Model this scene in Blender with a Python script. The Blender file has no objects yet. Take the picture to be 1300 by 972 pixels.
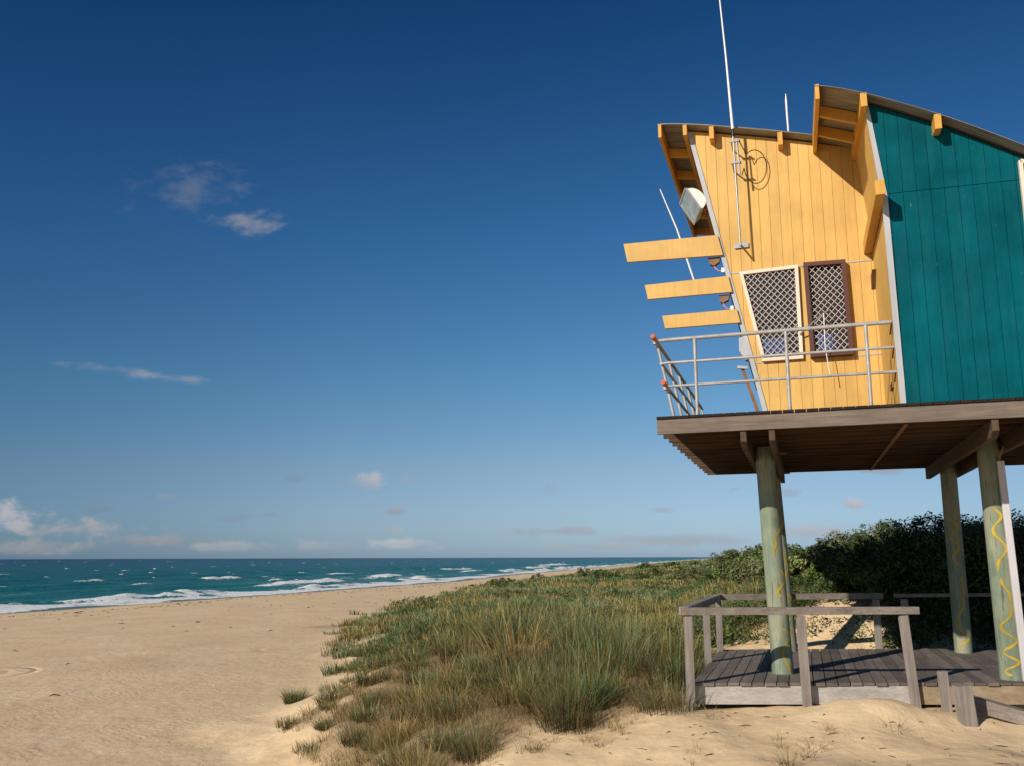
import bpy, bmesh, math
import numpy as np
from mathutils import Matrix, Vector

rng = np.random.default_rng(11)
EYE = 5.0
F, PITCH, ROLL, CY = 1088.4, .1677, -.0031, 522.84
TH, HX, HY = -.3233, 1.8536, 10.8417
DECK = EYE + 1.769            # upper deck level above the sea
Z0 = EYE - 1.551              # boardwalk level
DZ = DECK - Z0                # upper deck above the boardwalk
CO, SI = math.cos(TH), math.sin(TH)
sc = bpy.context.scene
COL = sc.collection

def to_hut(x, y):
    return ((x - HX) * CO + (y - HY) * SI, -(x - HX) * SI + (y - HY) * CO)
def to_cam(a, b):
    return (HX + a * CO - b * SI, HY + a * SI + b * CO)

# ------------------------------------------------------------------ noise (numpy)
def _hash(i, j, s):
    n = (i * 374761393 + j * 668265263 + s * 974634777) & 0x7fffffff
    n = ((n ^ (n >> 13)) * 1274126177) & 0x7fffffff
    return ((n ^ (n >> 16)) & 0xffff) / 65535.0
def vnoise(x, y, s=0):
    x = np.asarray(x, float); y = np.asarray(y, float)
    i = np.floor(x).astype(np.int64); j = np.floor(y).astype(np.int64)
    u = x - i; v = y - j
    u = u * u * (3 - 2 * u); v = v * v * (3 - 2 * v)
    return (_hash(i, j, s) * (1 - u) * (1 - v) + _hash(i + 1, j, s) * u * (1 - v)
            + _hash(i, j + 1, s) * (1 - u) * v + _hash(i + 1, j + 1, s) * u * v)
def fbm(x, y, s=0, o=4):
    r = 0; a = .5
    for k in range(o):
        r = r + a * vnoise(x * 2 ** k, y * 2 ** k, s + k * 17); a *= .5
    return r / (1 - .5 ** o)
def sst(a, b, x):
    t = np.clip((x - a) / (b - a), 0, 1)
    return t * t * (3 - 2 * t)

# ------------------------------------------------------------------ materials
def new_mat(name):
    m = bpy.data.materials.new(name); m.use_nodes = True
    nt = m.node_tree
    return m, nt, nt.nodes['Principled BSDF']
def N(nt, t, **kw):
    n = nt.nodes.new(t)
    for k, v in kw.items():
        if k.startswith('_'): setattr(n, k[1:], v)
        else: n.inputs[k.replace('__', ' ')].default_value = v
    return n
def ramp(nt, fac, stops):
    r = nt.nodes.new('ShaderNodeValToRGB')
    e = r.color_ramp.elements
    while len(e) < len(stops): e.new(.5)
    for k, (p, c) in enumerate(stops):
        e[k].position = p; e[k].color = (*c, 1) if len(c) == 3 else c
    nt.links.new(fac, r.inputs[0])
    return r.outputs[0]
def mathn(nt, op, a, b=None, clamp=False):
    n = nt.nodes.new('ShaderNodeMath'); n.operation = op; n.use_clamp = clamp
    for k, v in enumerate((a, b)):
        if v is None: continue
        if isinstance(v, (int, float)): n.inputs[k].default_value = v
        else: nt.links.new(v, n.inputs[k])
    return n.outputs[0]
def mixc(nt, fac, a, b, mode='MIX'):
    n = nt.nodes.new('ShaderNodeMix'); n.data_type = 'RGBA'; n.blend_type = mode
    for k, v in ((0, fac), (6, a), (7, b)):
        if isinstance(v, (int, float)): n.inputs[k].default_value = v
        elif isinstance(v, tuple): n.inputs[k].default_value = (*v, 1)
        else: nt.links.new(v, n.inputs[k])
    return n.outputs[2]
def coords(nt, scale=(1, 1, 1), kind='Object'):
    t = nt.nodes.new('ShaderNodeTexCoord'); m = nt.nodes.new('ShaderNodeMapping')
    m.inputs['Scale'].default_value = scale
    nt.links.new(t.outputs[kind], m.inputs[0])
    return m.outputs[0]
def noise(nt, vec, scale, detail=4, rough=.55):
    n = N(nt, 'ShaderNodeTexNoise', Scale=scale, Detail=detail, Roughness=rough)
    nt.links.new(vec, n.inputs['Vector'])
    return n.outputs['Fac']
def bump(nt, h, b, strength=.3, dist=.01):
    n = N(nt, 'ShaderNodeBump', Strength=strength, Distance=dist)
    nt.links.new(h, n.inputs['Height']); nt.links.new(n.outputs[0], b.inputs['Normal'])
    return n

def wood(name, dark, light, axis=0, rough=.8, island=.35):
    m, nt, b = new_mat(name)
    s = [14, 14, 14]; s[axis] = .9
    s2 = [60, 60, 60]; s2[axis] = 2
    v = coords(nt, tuple(s)); v2 = coords(nt, tuple(s2))
    n1 = noise(nt, v, 1, 5, .6); n2 = noise(nt, v2, 1, 3, .6)
    big = noise(nt, coords(nt), 1.7, 4, .6)
    f = mathn(nt, 'ADD', mathn(nt, 'MULTIPLY', n1, .6), mathn(nt, 'MULTIPLY', n2, .4))
    c = ramp(nt, f, [(.3, dark), (.7, light)])
    c = mixc(nt, mathn(nt, 'MULTIPLY', ramp(nt, big, [(.4, (0, 0, 0)), (.7, (1, 1, 1))]), .35), c, tuple(.55 * x for x in dark))
    g = nt.nodes.new('ShaderNodeNewGeometry')
    k = mathn(nt, 'ADD', mathn(nt, 'MULTIPLY', g.outputs['Random Per Island'], island), 1 - island * .6)
    hsv = N(nt, 'ShaderNodeHueSaturation'); nt.links.new(c, hsv.inputs['Color']); nt.links.new(k, hsv.inputs['Value'])
    nt.links.new(hsv.outputs[0], b.inputs['Base Color'])
    b.inputs['Roughness'].default_value = rough; b.inputs['Specular IOR Level'].default_value = .25
    bump(nt, f, b, .5, .006)
    return m

def paint(name, col, var=.08, rough=.5, chips=0, dirt=.15, chipcol=(.6, .55, .45), spec=.3):
    m, nt, b = new_mat(name)
    v = coords(nt)
    n1 = noise(nt, v, 1.3, 5, .6)
    vs = coords(nt, (22, 22, 1.2)); n2 = noise(nt, vs, 1, 4, .65)
    c = mixc(nt, ramp(nt, n1, [(.35, (0, 0, 0)), (.65, (1, 1, 1))]), tuple(x * (1 - var) for x in col), tuple(min(1, x * (1 + var)) for x in col))
    c = mixc(nt, mathn(nt, 'MULTIPLY', ramp(nt, n2, [(.45, (0, 0, 0)), (.75, (1, 1, 1))]), dirt), c, tuple(.45 * x for x in col))
    n5 = noise(nt, coords(nt, (3, 3, .5)), 1.5, 6, .7)
    c = mixc(nt, mathn(nt, 'MULTIPLY', ramp(nt, n5, [(.5, (0, 0, 0)), (.68, (1, 1, 1))]), .22), c, tuple(min(1, x * 1.25 + .02) for x in col))
    g = nt.nodes.new('ShaderNodeNewGeometry')
    k = mathn(nt, 'ADD', mathn(nt, 'MULTIPLY', g.outputs['Random Per Island'], .12), .94)
    hsv = N(nt, 'ShaderNodeHueSaturation'); nt.links.new(c, hsv.inputs['Color']); nt.links.new(k, hsv.inputs['Value'])
    c = hsv.outputs[0]
    if chips:
        n3 = noise(nt, coords(nt, (30, 30, 6)), 1.0, 3, .7)
        c = mixc(nt, mathn(nt, 'MULTIPLY', ramp(nt, n3, [(chips, (0, 0, 0)), (chips + .04, (1, 1, 1))]), .5), c, chipcol)
    nt.links.new(c, b.inputs['Base Color'])
    b.inputs['Roughness'].default_value = rough; b.inputs['Specular IOR Level'].default_value = spec
    bump(nt, n2, b, .25, .004)
    return m

def metal(name, col, rough=.4, metallic=.6, blotch=.2):
    m, nt, b = new_mat(name)
    n1 = noise(nt, coords(nt), 9, 5, .65)
    c = mixc(nt, ramp(nt, n1, [(.35, (0, 0, 0)), (.7, (1, 1, 1))]), tuple(x * (1 - blotch) for x in col), col)
    nt.links.new(c, b.inputs['Base Color'])
    b.inputs['Roughness'].default_value = rough; b.inputs['Metallic'].default_value = metallic
    return m

def leafmat(name, trans=.25):
    m, nt, b = new_mat(name)
    a = nt.nodes.new('ShaderNodeAttribute'); a.attribute_name = 'Col'
    nt.links.new(a.outputs['Color'], b.inputs['Base Color'])
    b.inputs['Roughness'].default_value = .6; b.inputs['Specular IOR Level'].default_value = .2
    t = nt.nodes.new('ShaderNodeBsdfTranslucent'); nt.links.new(a.outputs['Color'], t.inputs['Color'])
    mx = nt.nodes.new('ShaderNodeMixShader'); mx.inputs[0].default_value = trans
    nt.links.new(b.outputs[0], mx.inputs[1]); nt.links.new(t.outputs[0], mx.inputs[2])
    nt.links.new(mx.outputs[0], nt.nodes['Material Output'].inputs['Surface'])
    return m

M = {}
M['yellow'] = paint('yellow_paint', (.61, .365, .10), .10, .55, .765, .26, (.42, .28, .12))
M['orange'] = paint('yellow_timber_paint', (.62, .32, .06), .07, .55, .72, .2, (.35, .25, .15))
M['teal'] = paint('teal_paint', (.001, .082, .101), .22, .6, .70, .30, (.24, .28, .24), .03)
M['trim'] = paint('grey_white_trim', (.40, .40, .41), .08, .5, .73, .25, (.3, .3, .3))
M['white'] = paint('white_paint', (.74, .73, .71), .05, .4, 0, .15)
M['cream'] = paint('cream_frame_paint', (.70, .58, .46), .05, .5, 0, .15)
M['brown'] = paint('brown_frame_paint', (.085, .030, .022), .1, .5, 0, .1)
M['grille'] = paint('grille_paint', (.52, .43, .38), .05, .5, 0, .1)
M['dark'] = paint('dark_interior', (.016, .016, .017), .1, .4, 0, 0)
M['blue'] = paint('blue_sheet_paint', (.05, .09, .20), .1, .7, 0, .1)
M['orangecap'] = paint('orange_cap', (.55, .09, .025), .08, .5, 0, .15)
M['squig'] = paint('yellow_squiggle_paint', (.42, .29, .035), .3, .75, .60, .5, (.20, .24, .16))
M['pink'] = paint('pink_cable', (.55, .22, .20), .05, .5, 0, .1)
M['pvc'] = paint('pale_conduit', (.52, .49, .50), .05, .5, 0, .2)
M['galv'] = metal('galvanised_rail', (.42, .40, .38), .5, .15, .3)
M['steel'] = metal('antenna_steel', (.36, .36, .38), .4, .5, .25)
M['rust'] = metal('rusty_bracket', (.25, .13, .06), .7, .2, .4)
M['woodx'] = wood('weathered_wood_x', (.13, .105, .085), (.36, .30, .255), 0)
M['fascia'] = wood('brown_weathered_fascia', (.10, .075, .055), (.31, .245, .195), 0)
M['woody'] = wood('weathered_wood_y', (.17, .145, .125), (.42, .375, .34), 1)
M['woodz'] = wood('weathered_wood_z', (.17, .14, .115), (.42, .36, .31), 2)
M['woodw'] = wood('whitish_wood_x', (.30, .27, .24), (.60, .55, .49), 0)
M['tan'] = wood('tan_step_wood_x', (.24, .17, .10), (.48, .36, .23), 0)
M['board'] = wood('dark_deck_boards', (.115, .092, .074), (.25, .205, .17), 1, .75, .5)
M['joist'] = wood('shade_darkened_brown_joist_wood', (.022, .012, .008), (.125, .072, .042), 0)  # joist brown darkened so the colour carries the shade beneath the deck
M['under'] = wood('shade_darkened_floor_boards', (.010, .006, .005), (.03, .018, .012), 1)  # near-black boards, shade between the joists put into the wood colour
M['beamy'] = wood('brown_beam_wood', (.05, .032, .022), (.15, .095, .06), 1)
def pole_mat():
    m, nt, b = new_mat('treated_pole')
    v = coords(nt, (9, 9, .8)); n1 = noise(nt, v, 1, 5, .6)
    n2 = noise(nt, coords(nt, (1.5, 1.5, 1)), 1.6, 4, .6)
    n3 = noise(nt, coords(nt, (50, 50, 1.5)), 1, 3, .6)
    c = ramp(nt, n1, [(.3, (.105, .145, .10)), (.55, (.185, .225, .16)), (.75, (.29, .31, .225))])
    c = mixc(nt, mathn(nt, 'MULTIPLY', ramp(nt, n2, [(.42, (0, 0, 0)), (.68, (1, 1, 1))]), .6), c, (.36, .33, .22))
    c = mixc(nt, ramp(nt, n3, [(.585, (0, 0, 0)), (.66, (.7, .7, .7))]), c, (.05, .06, .045))
    nt.links.new(c, b.inputs['Base Color']); b.inputs['Roughness'].default_value = .75
    b.inputs['Specular IOR Level'].default_value = .2
    bump(nt, n1, b, .4, .008)
    return m
M['pole'] = pole_mat()
def roof_mat():
    m, nt, b = new_mat('roof_sheet')
    n1 = noise(nt, coords(nt, (1, 6, 1)), 2.2, 5, .6)
    c = ramp(nt, n1, [(.3, (.17, .145, .115)), (.7, (.33, .30, .26))])
    nt.links.new(c, b.inputs['Base Color']); b.inputs['Roughness'].default_value = .5; b.inputs['Metallic'].default_value = .25
    return m
M['roof'] = roof_mat()
def glass_mat():
    m, nt, b = new_mat('lamp_glass')
    b.inputs['Base Color'].default_value = (.30, .38, .40, 1); b.inputs['Roughness'].default_value = .08
    n1 = noise(nt, coords(nt), 8, 3); c = ramp(nt, n1, [(.3, (.22, .30, .32)), (.7, (.42, .48, .50))])
    nt.links.new(c, b.inputs['Base Color'])
    return m
M['glass'] = glass_mat()
M['leaf'] = leafmat('leaf', .2)
M['grass'] = leafmat('grass_blade', .3)
def stem_mat():
    m, nt, b = new_mat('shrub_bark')
    c = ramp(nt, noise(nt, coords(nt), 12, 4), [(.3, (.05, .035, .025)), (.7, (.14, .10, .075))])
    nt.links.new(c, b.inputs['Base Color']); b.inputs['Roughness'].default_value = .9
    return m
M['stem'] = stem_mat()

# ------------------------------------------------------------------ mesh helpers
def link(name, me, parent=None):
    o = bpy.data.objects.new(name, me); COL.objects.link(o)
    if parent is not None: o.parent = parent
    return o
def tag(o, label=None, cat=None, group=None, kind=None):
    for k, v in (('label', label), ('category', cat), ('group', group), ('kind', kind)):
        if v: o[k] = v
    return o
def empty(name, loc, rz=0, **kw):
    o = bpy.data.objects.new(name, None); COL.objects.link(o)
    o.empty_display_size = .2
    o.location = loc; o.rotation_euler = (0, 0, rz)
    return tag(o, **kw)

class MB:
    def __init__(s): s.v = []; s.f = []
    def add(s, vs, fs):
        k = len(s.v); s.v += [tuple(p) for p in vs]; s.f += [tuple(i + k for i in f) for f in fs]
        return s
    def box(s, x0, x1, y0, y1, z0, z1):
        return s.add([(x0,y0,z0),(x1,y0,z0),(x1,y1,z0),(x0,y1,z0),(x0,y0,z1),(x1,y0,z1),(x1,y1,z1),(x0,y1,z1)],
                     [(0,3,2,1),(4,5,6,7),(0,1,5,4),(1,2,6,5),(2,3,7,6),(3,0,4,7)])
    def bar(s, p, q, w, h, up=(0, 0, 1)):
        p = Vector(p); q = Vector(q); d = (q - p).normalized()
        si = d.cross(Vector(up)).normalized(); u = si.cross(d)
        vs = []
        for c in (p, q):
            for i, j in ((-1,-1),(1,-1),(1,1),(-1,1)): vs.append(c + si * (i * w / 2) + u * (j * h / 2))
        return s.add(vs, [(0,1,2,3),(7,6,5,4),(0,4,5,1),(1,5,6,2),(2,6,7,3),(3,7,4,0)])
    def tube(s, pts, r, n=10):
        pts = [Vector(p) for p in pts]
        rs = r if isinstance(r, (list, tuple)) else [r] * len(pts)
        ref = None; vs = []; fs = []
        for k, p in enumerate(pts):
            d = (pts[min(k+1, len(pts)-1)] - pts[max(k-1, 0)]).normalized()
            if ref is None: ref = d.orthogonal().normalized()
            else: ref = (ref - d * ref.dot(d)).normalized()
            b = d.cross(ref)
            for j in range(n):
                a = 2 * math.pi * j / n
                vs.append(p + (ref * math.cos(a) + b * math.sin(a)) * rs[k])
        for k in range(len(pts) - 1):
            for j in range(n):
                j2 = (j + 1) % n
                fs.append((k*n+j, k*n+j2, (k+1)*n+j2, (k+1)*n+j))
        fs.append(tuple(range(n - 1, -1, -1))); fs.append(tuple((len(pts)-1)*n + j for j in range(n)))
        return s.add(vs, fs)
    def prism(s, poly, c0, c1, plane='xz'):
        n = len(poly)
        if n < 3: return s
        def P(u, w, c): return (u, c, w) if plane == 'xz' else ((c, u, w) if plane == 'yz' else (u, w, c))
        vs = [P(u, w, c0) for u, w in poly] + [P(u, w, c1) for u, w in poly]
        fs = [tuple(range(n)), tuple(range(2*n-1, n-1, -1))] + [(i, n+i, n+(i+1)%n, (i+1)%n) for i in range(n)]
        return s.add(vs, fs)
    def build(s, name, mat, parent=None, smooth=False, dz=0, bevel=0):
        me = bpy.data.meshes.new(name)
        me.from_pydata([(x, y, z + dz) for x, y, z in s.v], [], s.f)
        bm = bmesh.new(); bm.from_mesh(me); bmesh.ops.recalc_face_normals(bm, faces=bm.faces); bm.to_mesh(me); bm.free()
        me.materials.append(mat)
        if smooth:
            me.polygons.foreach_set('use_smooth', [True] * len(me.polygons))
            try: me.set_sharp_from_angle(angle=math.radians(40))
            except Exception: pass
        o = link(name, me, parent)
        if bevel:
            b = o.modifiers.new('bevel', 'BEVEL'); b.width = bevel; b.segments = 2; b.limit_method = 'ANGLE'
        return o

def clip_strip(poly, x0, x1, ax=0):
    for lim, sg in ((x0, 1), (x1, -1)):
        out = []
        for i in range(len(poly)):
            p, q = poly[i], poly[(i+1) % len(poly)]
            a, b = (p[ax]-lim)*sg, (q[ax]-lim)*sg
            if a >= 0: out.append(p)
            if (a > 0 and b < 0) or (a < 0 and b > 0):
                t = a / (a - b); out.append((p[0]+(q[0]-p[0])*t, p[1]+(q[1]-p[1])*t))
        poly = out
        if len(poly) < 3: return []
    return poly
def clip_seg(p, q, poly):
    ar = sum(poly[i][0]*poly[(i+1)%len(poly)][1]-poly[(i+1)%len(poly)][0]*poly[i][1] for i in range(len(poly)))
    if ar < 0: poly = poly[::-1]
    t0, t1 = 0., 1.
    for i in range(len(poly)):
        a, b = poly[i], poly[(i+1) % len(poly)]
        nx, ny = -(b[1]-a[1]), b[0]-a[0]
        f0 = (p[0]-a[0])*nx + (p[1]-a[1])*ny; f1 = (q[0]-a[0])*nx + (q[1]-a[1])*ny
        if f0 < 0 and f1 < 0: return None
        if f0 * f1 < 0:
            t = f0 / (f0 - f1)
            if f0 < 0: t0 = max(t0, t)
            else: t1 = min(t1, t)
    if t1 - t0 < 1e-4: return None
    L = lambda t: (p[0]+(q[0]-p[0])*t, p[1]+(q[1]-p[1])*t)
    return L(t0), L(t1)

def fast_mesh(name, V, Fq, mat, parent=None, col=None, attrs=None, smooth=False):
    """V (n,3), Fq (m,4) quads -> object"""
    me = bpy.data.meshes.new(name)
    V = np.ascontiguousarray(V, np.float32); Fq = np.ascontiguousarray(Fq, np.int32)
    me.vertices.add(len(V)); me.vertices.foreach_set('co', V.ravel())
    me.loops.add(Fq.size); me.loops.foreach_set('vertex_index', Fq.ravel())
    me.polygons.add(len(Fq)); me.polygons.foreach_set('loop_start', np.arange(len(Fq), dtype=np.int32) * Fq.shape[1])
    if smooth: me.polygons.foreach_set('use_smooth', np.ones(len(Fq), bool))
    if col is not None:
        a = me.attributes.new('Col', 'FLOAT_COLOR', 'POINT')
        a.data.foreach_set('color', np.concatenate([col, np.ones((len(col), 1))], 1).astype(np.float32).ravel())
    for k, arr in (attrs or {}).items():
        a = me.attributes.new(k, 'FLOAT', 'POINT'); a.data.foreach_set('value', np.asarray(arr, np.float32).ravel())
    me.update(calc_edges=True); me.validate()
    me.materials.append(mat)
    return link(name, me, parent)

# ------------------------------------------------------------------ terrain
_SY = np.array([-6000, -200, 0, 40, 80, 97, 121, 151, 178, 247, 320, 508, 989, 2000, 30000.])
_SX = np.array([-1500, -170, -81, -63, -47.8, -42, -33.5, -24.5, -14.7, -2.3, 14.7, 60.7, 182, 440, 8600.])
def shore_x(y): return np.interp(y, _SY, _SX)
_TY = np.array([-300, 0, 12, 16, 22, 38, 48, 69, 96, 131, 181, 317, 600, 1200, 30000.])
_TX = np.array([-60, -3.0, -4.2, -5.0, -6.5, -9.4, -9.6, -9.5, -8, -3.6, 8.3, 43, 110, 270, 8700.])
def toe_x(y): return np.interp(y, _TY, _TX)

def ground(x, y):
    x = np.asarray(x, float); y = np.asarray(y, float)
    r = np.hypot(x, y)
    t = (x - shore_x(y)) * .93
    zb = np.where(t > 0, 1.75 * (1 - np.exp(-np.maximum(t, 0) / 26)), .045 * t)
    zb = np.maximum(zb, -6)
    zb = zb + (fbm(x / 7, y / 7, 3) - .5) * .16 * sst(4, 20, t)
    wob = (fbm(x / 6, y / 6, 5) - .5) * 5
    u = x - toe_x(y) + wob
    width = 6.8 + .03 * np.maximum(y, 0) + .10 * np.clip(y - 30, 0, 120)
    k = sst(0, 1, u / width)
    far = np.clip((y - 60) / 200, 0, 1)
    zd = 3.12 - .75 * sst(26, 60, y) + 1.15 * np.clip((y - 110) / 160, 0, 1) + 0 * far + (fbm(x / 9, y / 9, 9) - .5) * .55 + (fbm(x / 40, y / 40, 21) - .5) * .7 * sst(25, 80, r)
    zd = zd + .32 * np.exp(-((x - .3) ** 2 / 9 + (y - 14.5) ** 2 / 14))
    x0 = .9 + .128 * y + .10 * np.maximum(y - 42, 0)
    hill = (1.15 + .45 * sst(28, 50, y)) * sst(0, 1, (x - x0) / (2.6 + .055 * y)) * sst(15.0, 18.6, y) + .45 * sst(0, 1, (x - x0 - 6) / 14) * sst(17, 34, y)
    hill = hill * (1 - .8 * sst(250, 900, y))
    zd = zd + hill * (1 + (fbm(x / 5, y / 5, 31) - .5) * .35)
    z = zb * (1 - k) + np.maximum(zd, zb) * k
    # level ground under the boardwalk
    inside = sst(1.2, 2.6, x - (y - 11.1) * .33) * sst(9.0, 11.2, y) * (1 - sst(15.0, 16.6, y)) * (1 - sst(11, 14, x))
    lev = Z0 - .30 + (fbm(x / 1.3, y / 1.3, 41) - .5) * .10
    z = z * (1 - inside) + lev * inside
    z = z + .25 * np.exp(-((x - 4.25) ** 2 / .5 + (y - 10.45) ** 2 / .16))
    near = sst(40, 10, r) * sst(-1, 2, u)
    z = z + (fbm(x / .9, y / .9, 51, 3) - .5) * .13 * near
    z = z + (fbm(x / .35, y / .35, 57, 2) - .5) * .04 * near
    return z

def veg(x, y):
    """how much plant cover stands here, 0..1"""
    x = np.asarray(x, float); y = np.asarray(y, float)
    wob = (fbm(x / 6, y / 6, 5) - .5) * 5
    u = x - toe_x(y) + wob
    p = fbm(x / 2.6, y / 2.6, 61, 4)
    thr = .9 + 1.1 * sst(15, 19, y) - 1.6 * sst(21, 31, y)
    m = sst(0, 2.6, u - thr + (p - .5) * 6) * sst(.30, .46, p + .14 * sst(3, 8, u))
    m = m * sst(8.9, 10.6, y + (fbm(x / 1.2, y / 1.2, 71) - .5) * 1.5 - .45 * np.clip(x + 2, 0, 4))
    dk = sst(.1, -.25, np.abs((x - (y - 11.1) * .33) - 6.7) - 4.75) * sst(10.0, 10.5, y) * (1 - sst(15.6, 16.4, y))
    m = m * (1 - dk)
    bare = np.exp(-((x - 4.4) ** 2 / 2.2 + (y - 16.6) ** 2 / 1.0)) + np.exp(-((x - 6.6) ** 2 / 1.4 + (y - 16.6) ** 2 / 1.2))
    bare = bare + 1.1 * np.exp(-((x + 4.9 + .12 * (y - 20)) ** 2 / 1.3 + (y - 21.5) ** 2 / 14)) + .8 * np.exp(-((x + 5.2) ** 2 / 2.5 + (y - 33) ** 2 / 5)) + .8 * np.exp(-((x + 3.2) ** 2 / 3 + (y - 45) ** 2 / 12))
    m = m * (1 - np.clip(bare * 1.2, 0, 1))
    return m

ths = np.concatenate([np.linspace(-180, -48, 90, endpoint=False), np.linspace(-48, 48, 620, endpoint=False), np.linspace(48, 180, 90, endpoint=False)])
rs = np.concatenate([np.linspace(.6, 7, 18, endpoint=False), 7 * (1.0135 ** np.arange(330)), ])
rs = np.concatenate([rs, rs[-1] * 1.06 ** np.arange(1, 62)])
TT, RR = np.meshgrid(np.radians(ths), rs)
GX, GY = RR * np.sin(TT), RR * np.cos(TT)
GZ = ground(GX, GY)
nr, nth = GX.shape
idx = np.arange(nr * nth).reshape(nr, nth)
nx = np.roll(idx, -1, 1)
Q = np.stack([idx[:-1], nx[:-1], nx[1:], idx[1:]], -1).reshape(-1, 4)
Q = Q[:, ::-1]
c0 = len(GX.ravel())
Vg = np.stack([GX, GY, GZ], -1).reshape(-1, 3)
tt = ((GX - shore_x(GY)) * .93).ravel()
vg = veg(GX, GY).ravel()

def sand_mat():
    m, nt, b = new_mat('beach_sand')
    v = coords(nt)
    at = nt.nodes.new('ShaderNodeAttribute'); at.attribute_name = 'shore'
    av = nt.nodes.new('ShaderNodeAttribute'); av.attribute_name = 'veg'
    n1 = noise(nt, v, .35, 5, .6); n2 = noise(nt, v, 3.2, 6, .65); n3 = noise(nt, v, 60, 3, .6)
    c = ramp(nt, n1, [(.3, (.72, .51, .285)), (.7, (.84, .63, .385))])
    c = mixc(nt, mathn(nt, 'MULTIPLY', ramp(nt, n2, [(.42, (1, 1, 1)), (.6, (0, 0, 0))]), .20), c, (.46, .30, .17))
    c = mixc(nt, mathn(nt, 'MULTIPLY', ramp(nt, n3, [(.4, (1, 1, 1)), (.6, (0, 0, 0))]), .13), c, (.40, .26, .15))
    wet = ramp(nt, mathn(nt, 'ADD', mathn(nt, 'DIVIDE', at.outputs['Fac'], 22.0), mathn(nt, 'MULTIPLY', n1, .5)), [(.32, (1, 1, 1)), (.62, (0, 0, 0))])
    c = mixc(nt, mathn(nt, 'MULTIPLY', wet, .6), c, (.30, .19, .11))
    litter_shade = mixc(nt, n2, (.05, .032, .016), (.19, .12, .06))  # brown plant litter, darkened in colour for the shade between tussocks
    c = mixc(nt, mathn(nt, 'MULTIPLY', av.outputs['Fac'], .88), c, litter_shade)
    nt.links.new(c, b.inputs['Base Color'])
    b.inputs['Roughness'].default_value = .9; b.inputs['Specular IOR Level'].default_value = .15
    # footprints, ripples and the wheel tracks
    vo = N(nt, 'ShaderNodeTexVoronoi', Scale=2.1); nt.links.new(v, vo.inputs['Vector'])
    pit = ramp(nt, vo.outputs['Distance'], [(.0, (0, 0, 0)), (.42, (1, 1, 1))])
    vo2 = N(nt, 'ShaderNodeTexVoronoi', Scale=5.3); nt.links.new(v, vo2.inputs['Vector'])
    pit2 = ramp(nt, vo2.outputs['Distance'], [(.0, (0, 0, 0)), (.42, (1, 1, 1))])
    h = mathn(nt, 'ADD', mathn(nt, 'MULTIPLY', n2, .9), mathn(nt, 'MULTIPLY', pit, .30))
    h = mathn(nt, 'ADD', h, mathn(nt, 'MULTIPLY', pit2, .14))
    h = mathn(nt, 'ADD', h, mathn(nt, 'MULTIPLY', n3, .10))
    vf = N(nt, 'ShaderNodeTexVoronoi', Scale=1.9); vf.inputs['Randomness'].default_value = 1.0
    dv_ = nt.nodes.new('ShaderNodeVectorMath'); dv_.operation = 'MULTIPLY_ADD'
    nz = N(nt, 'ShaderNodeTexNoise', Scale=3.0, Detail=3.0); nt.links.new(v, nz.inputs['Vector'])
    nt.links.new(nz.outputs['Color'], dv_.inputs[0]); dv_.inputs[1].default_value = (.35, .35, 0); nt.links.new(coords(nt, (1, .8, 0)), dv_.inputs[2]); nt.links.new(dv_.outputs[0], vf.inputs['Vector'])
    foot = ramp(nt, vf.outputs['Distance'], [(.02, (0, 0, 0)), (.17, (1, 1, 1))])
    fm = ramp(nt, noise(nt, v, .22, 4, .6), [(.50, (0, 0, 0)), (.58, (1, 1, 1))])
    h = mathn(nt, 'ADD', h, mathn(nt, 'MULTIPLY', mathn(nt, 'MULTIPLY', foot, fm), .55))
    wv = N(nt, 'ShaderNodeTexWave', Scale=2.6, Distortion=7.0, Detail=3.0); wv.bands_direction = 'DIAGONAL'; wv.inputs['Detail Scale'].default_value = 1.2
    nt.links.new(v, wv.inputs['Vector'])
    rm = ramp(nt, noise(nt, v, .5, 3, .6), [(.48, (0, 0, 0)), (.62, (1, 1, 1))])
    h = mathn(nt, 'ADD', h, mathn(nt, 'MULTIPLY', mathn(nt, 'MULTIPLY', wv.outputs['Fac'], rm), .12))
    sx = nt.nodes.new('ShaderNodeSeparateXYZ'); nt.links.new(v, sx.inputs[0])
    wobv = mathn(nt, 'MULTIPLY', noise(nt, v, .8, 3), .5)
    for cx, cy, rad in ((-16.7, 27.3, 1.95), (-16.9, 27.1, 1.45), (-8.5, 35.0, 1.6)):
        dx = mathn(nt, 'SUBTRACT', sx.outputs[0], cx); dy = mathn(nt, 'SUBTRACT', sx.outputs[1], cy)
        d = mathn(nt, 'SQRT', mathn(nt, 'ADD', mathn(nt, 'MULTIPLY', dx, dx), mathn(nt, 'MULTIPLY', dy, dy)))
        e = mathn(nt, 'ABSOLUTE', mathn(nt, 'SUBTRACT', mathn(nt, 'ADD', d, mathn(nt, 'MULTIPLY', wobv, .5)), rad))
        rut = ramp(nt, e, [(.0, (0, 0, 0)), (.20, (1, 1, 1))])
        h = mathn(nt, 'ADD', h, mathn(nt, 'MULTIPLY', rut, {1.95: 1.3, 1.45: .6}.get(rad, .45)))
    bump(nt, h, b, .5, .065)
    return m
M['sand'] = sand_mat()
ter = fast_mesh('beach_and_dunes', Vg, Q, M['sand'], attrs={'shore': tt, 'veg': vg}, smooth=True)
tag(ter, 'tan sand beach rising into low vegetated dunes', kind='structure')

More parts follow.
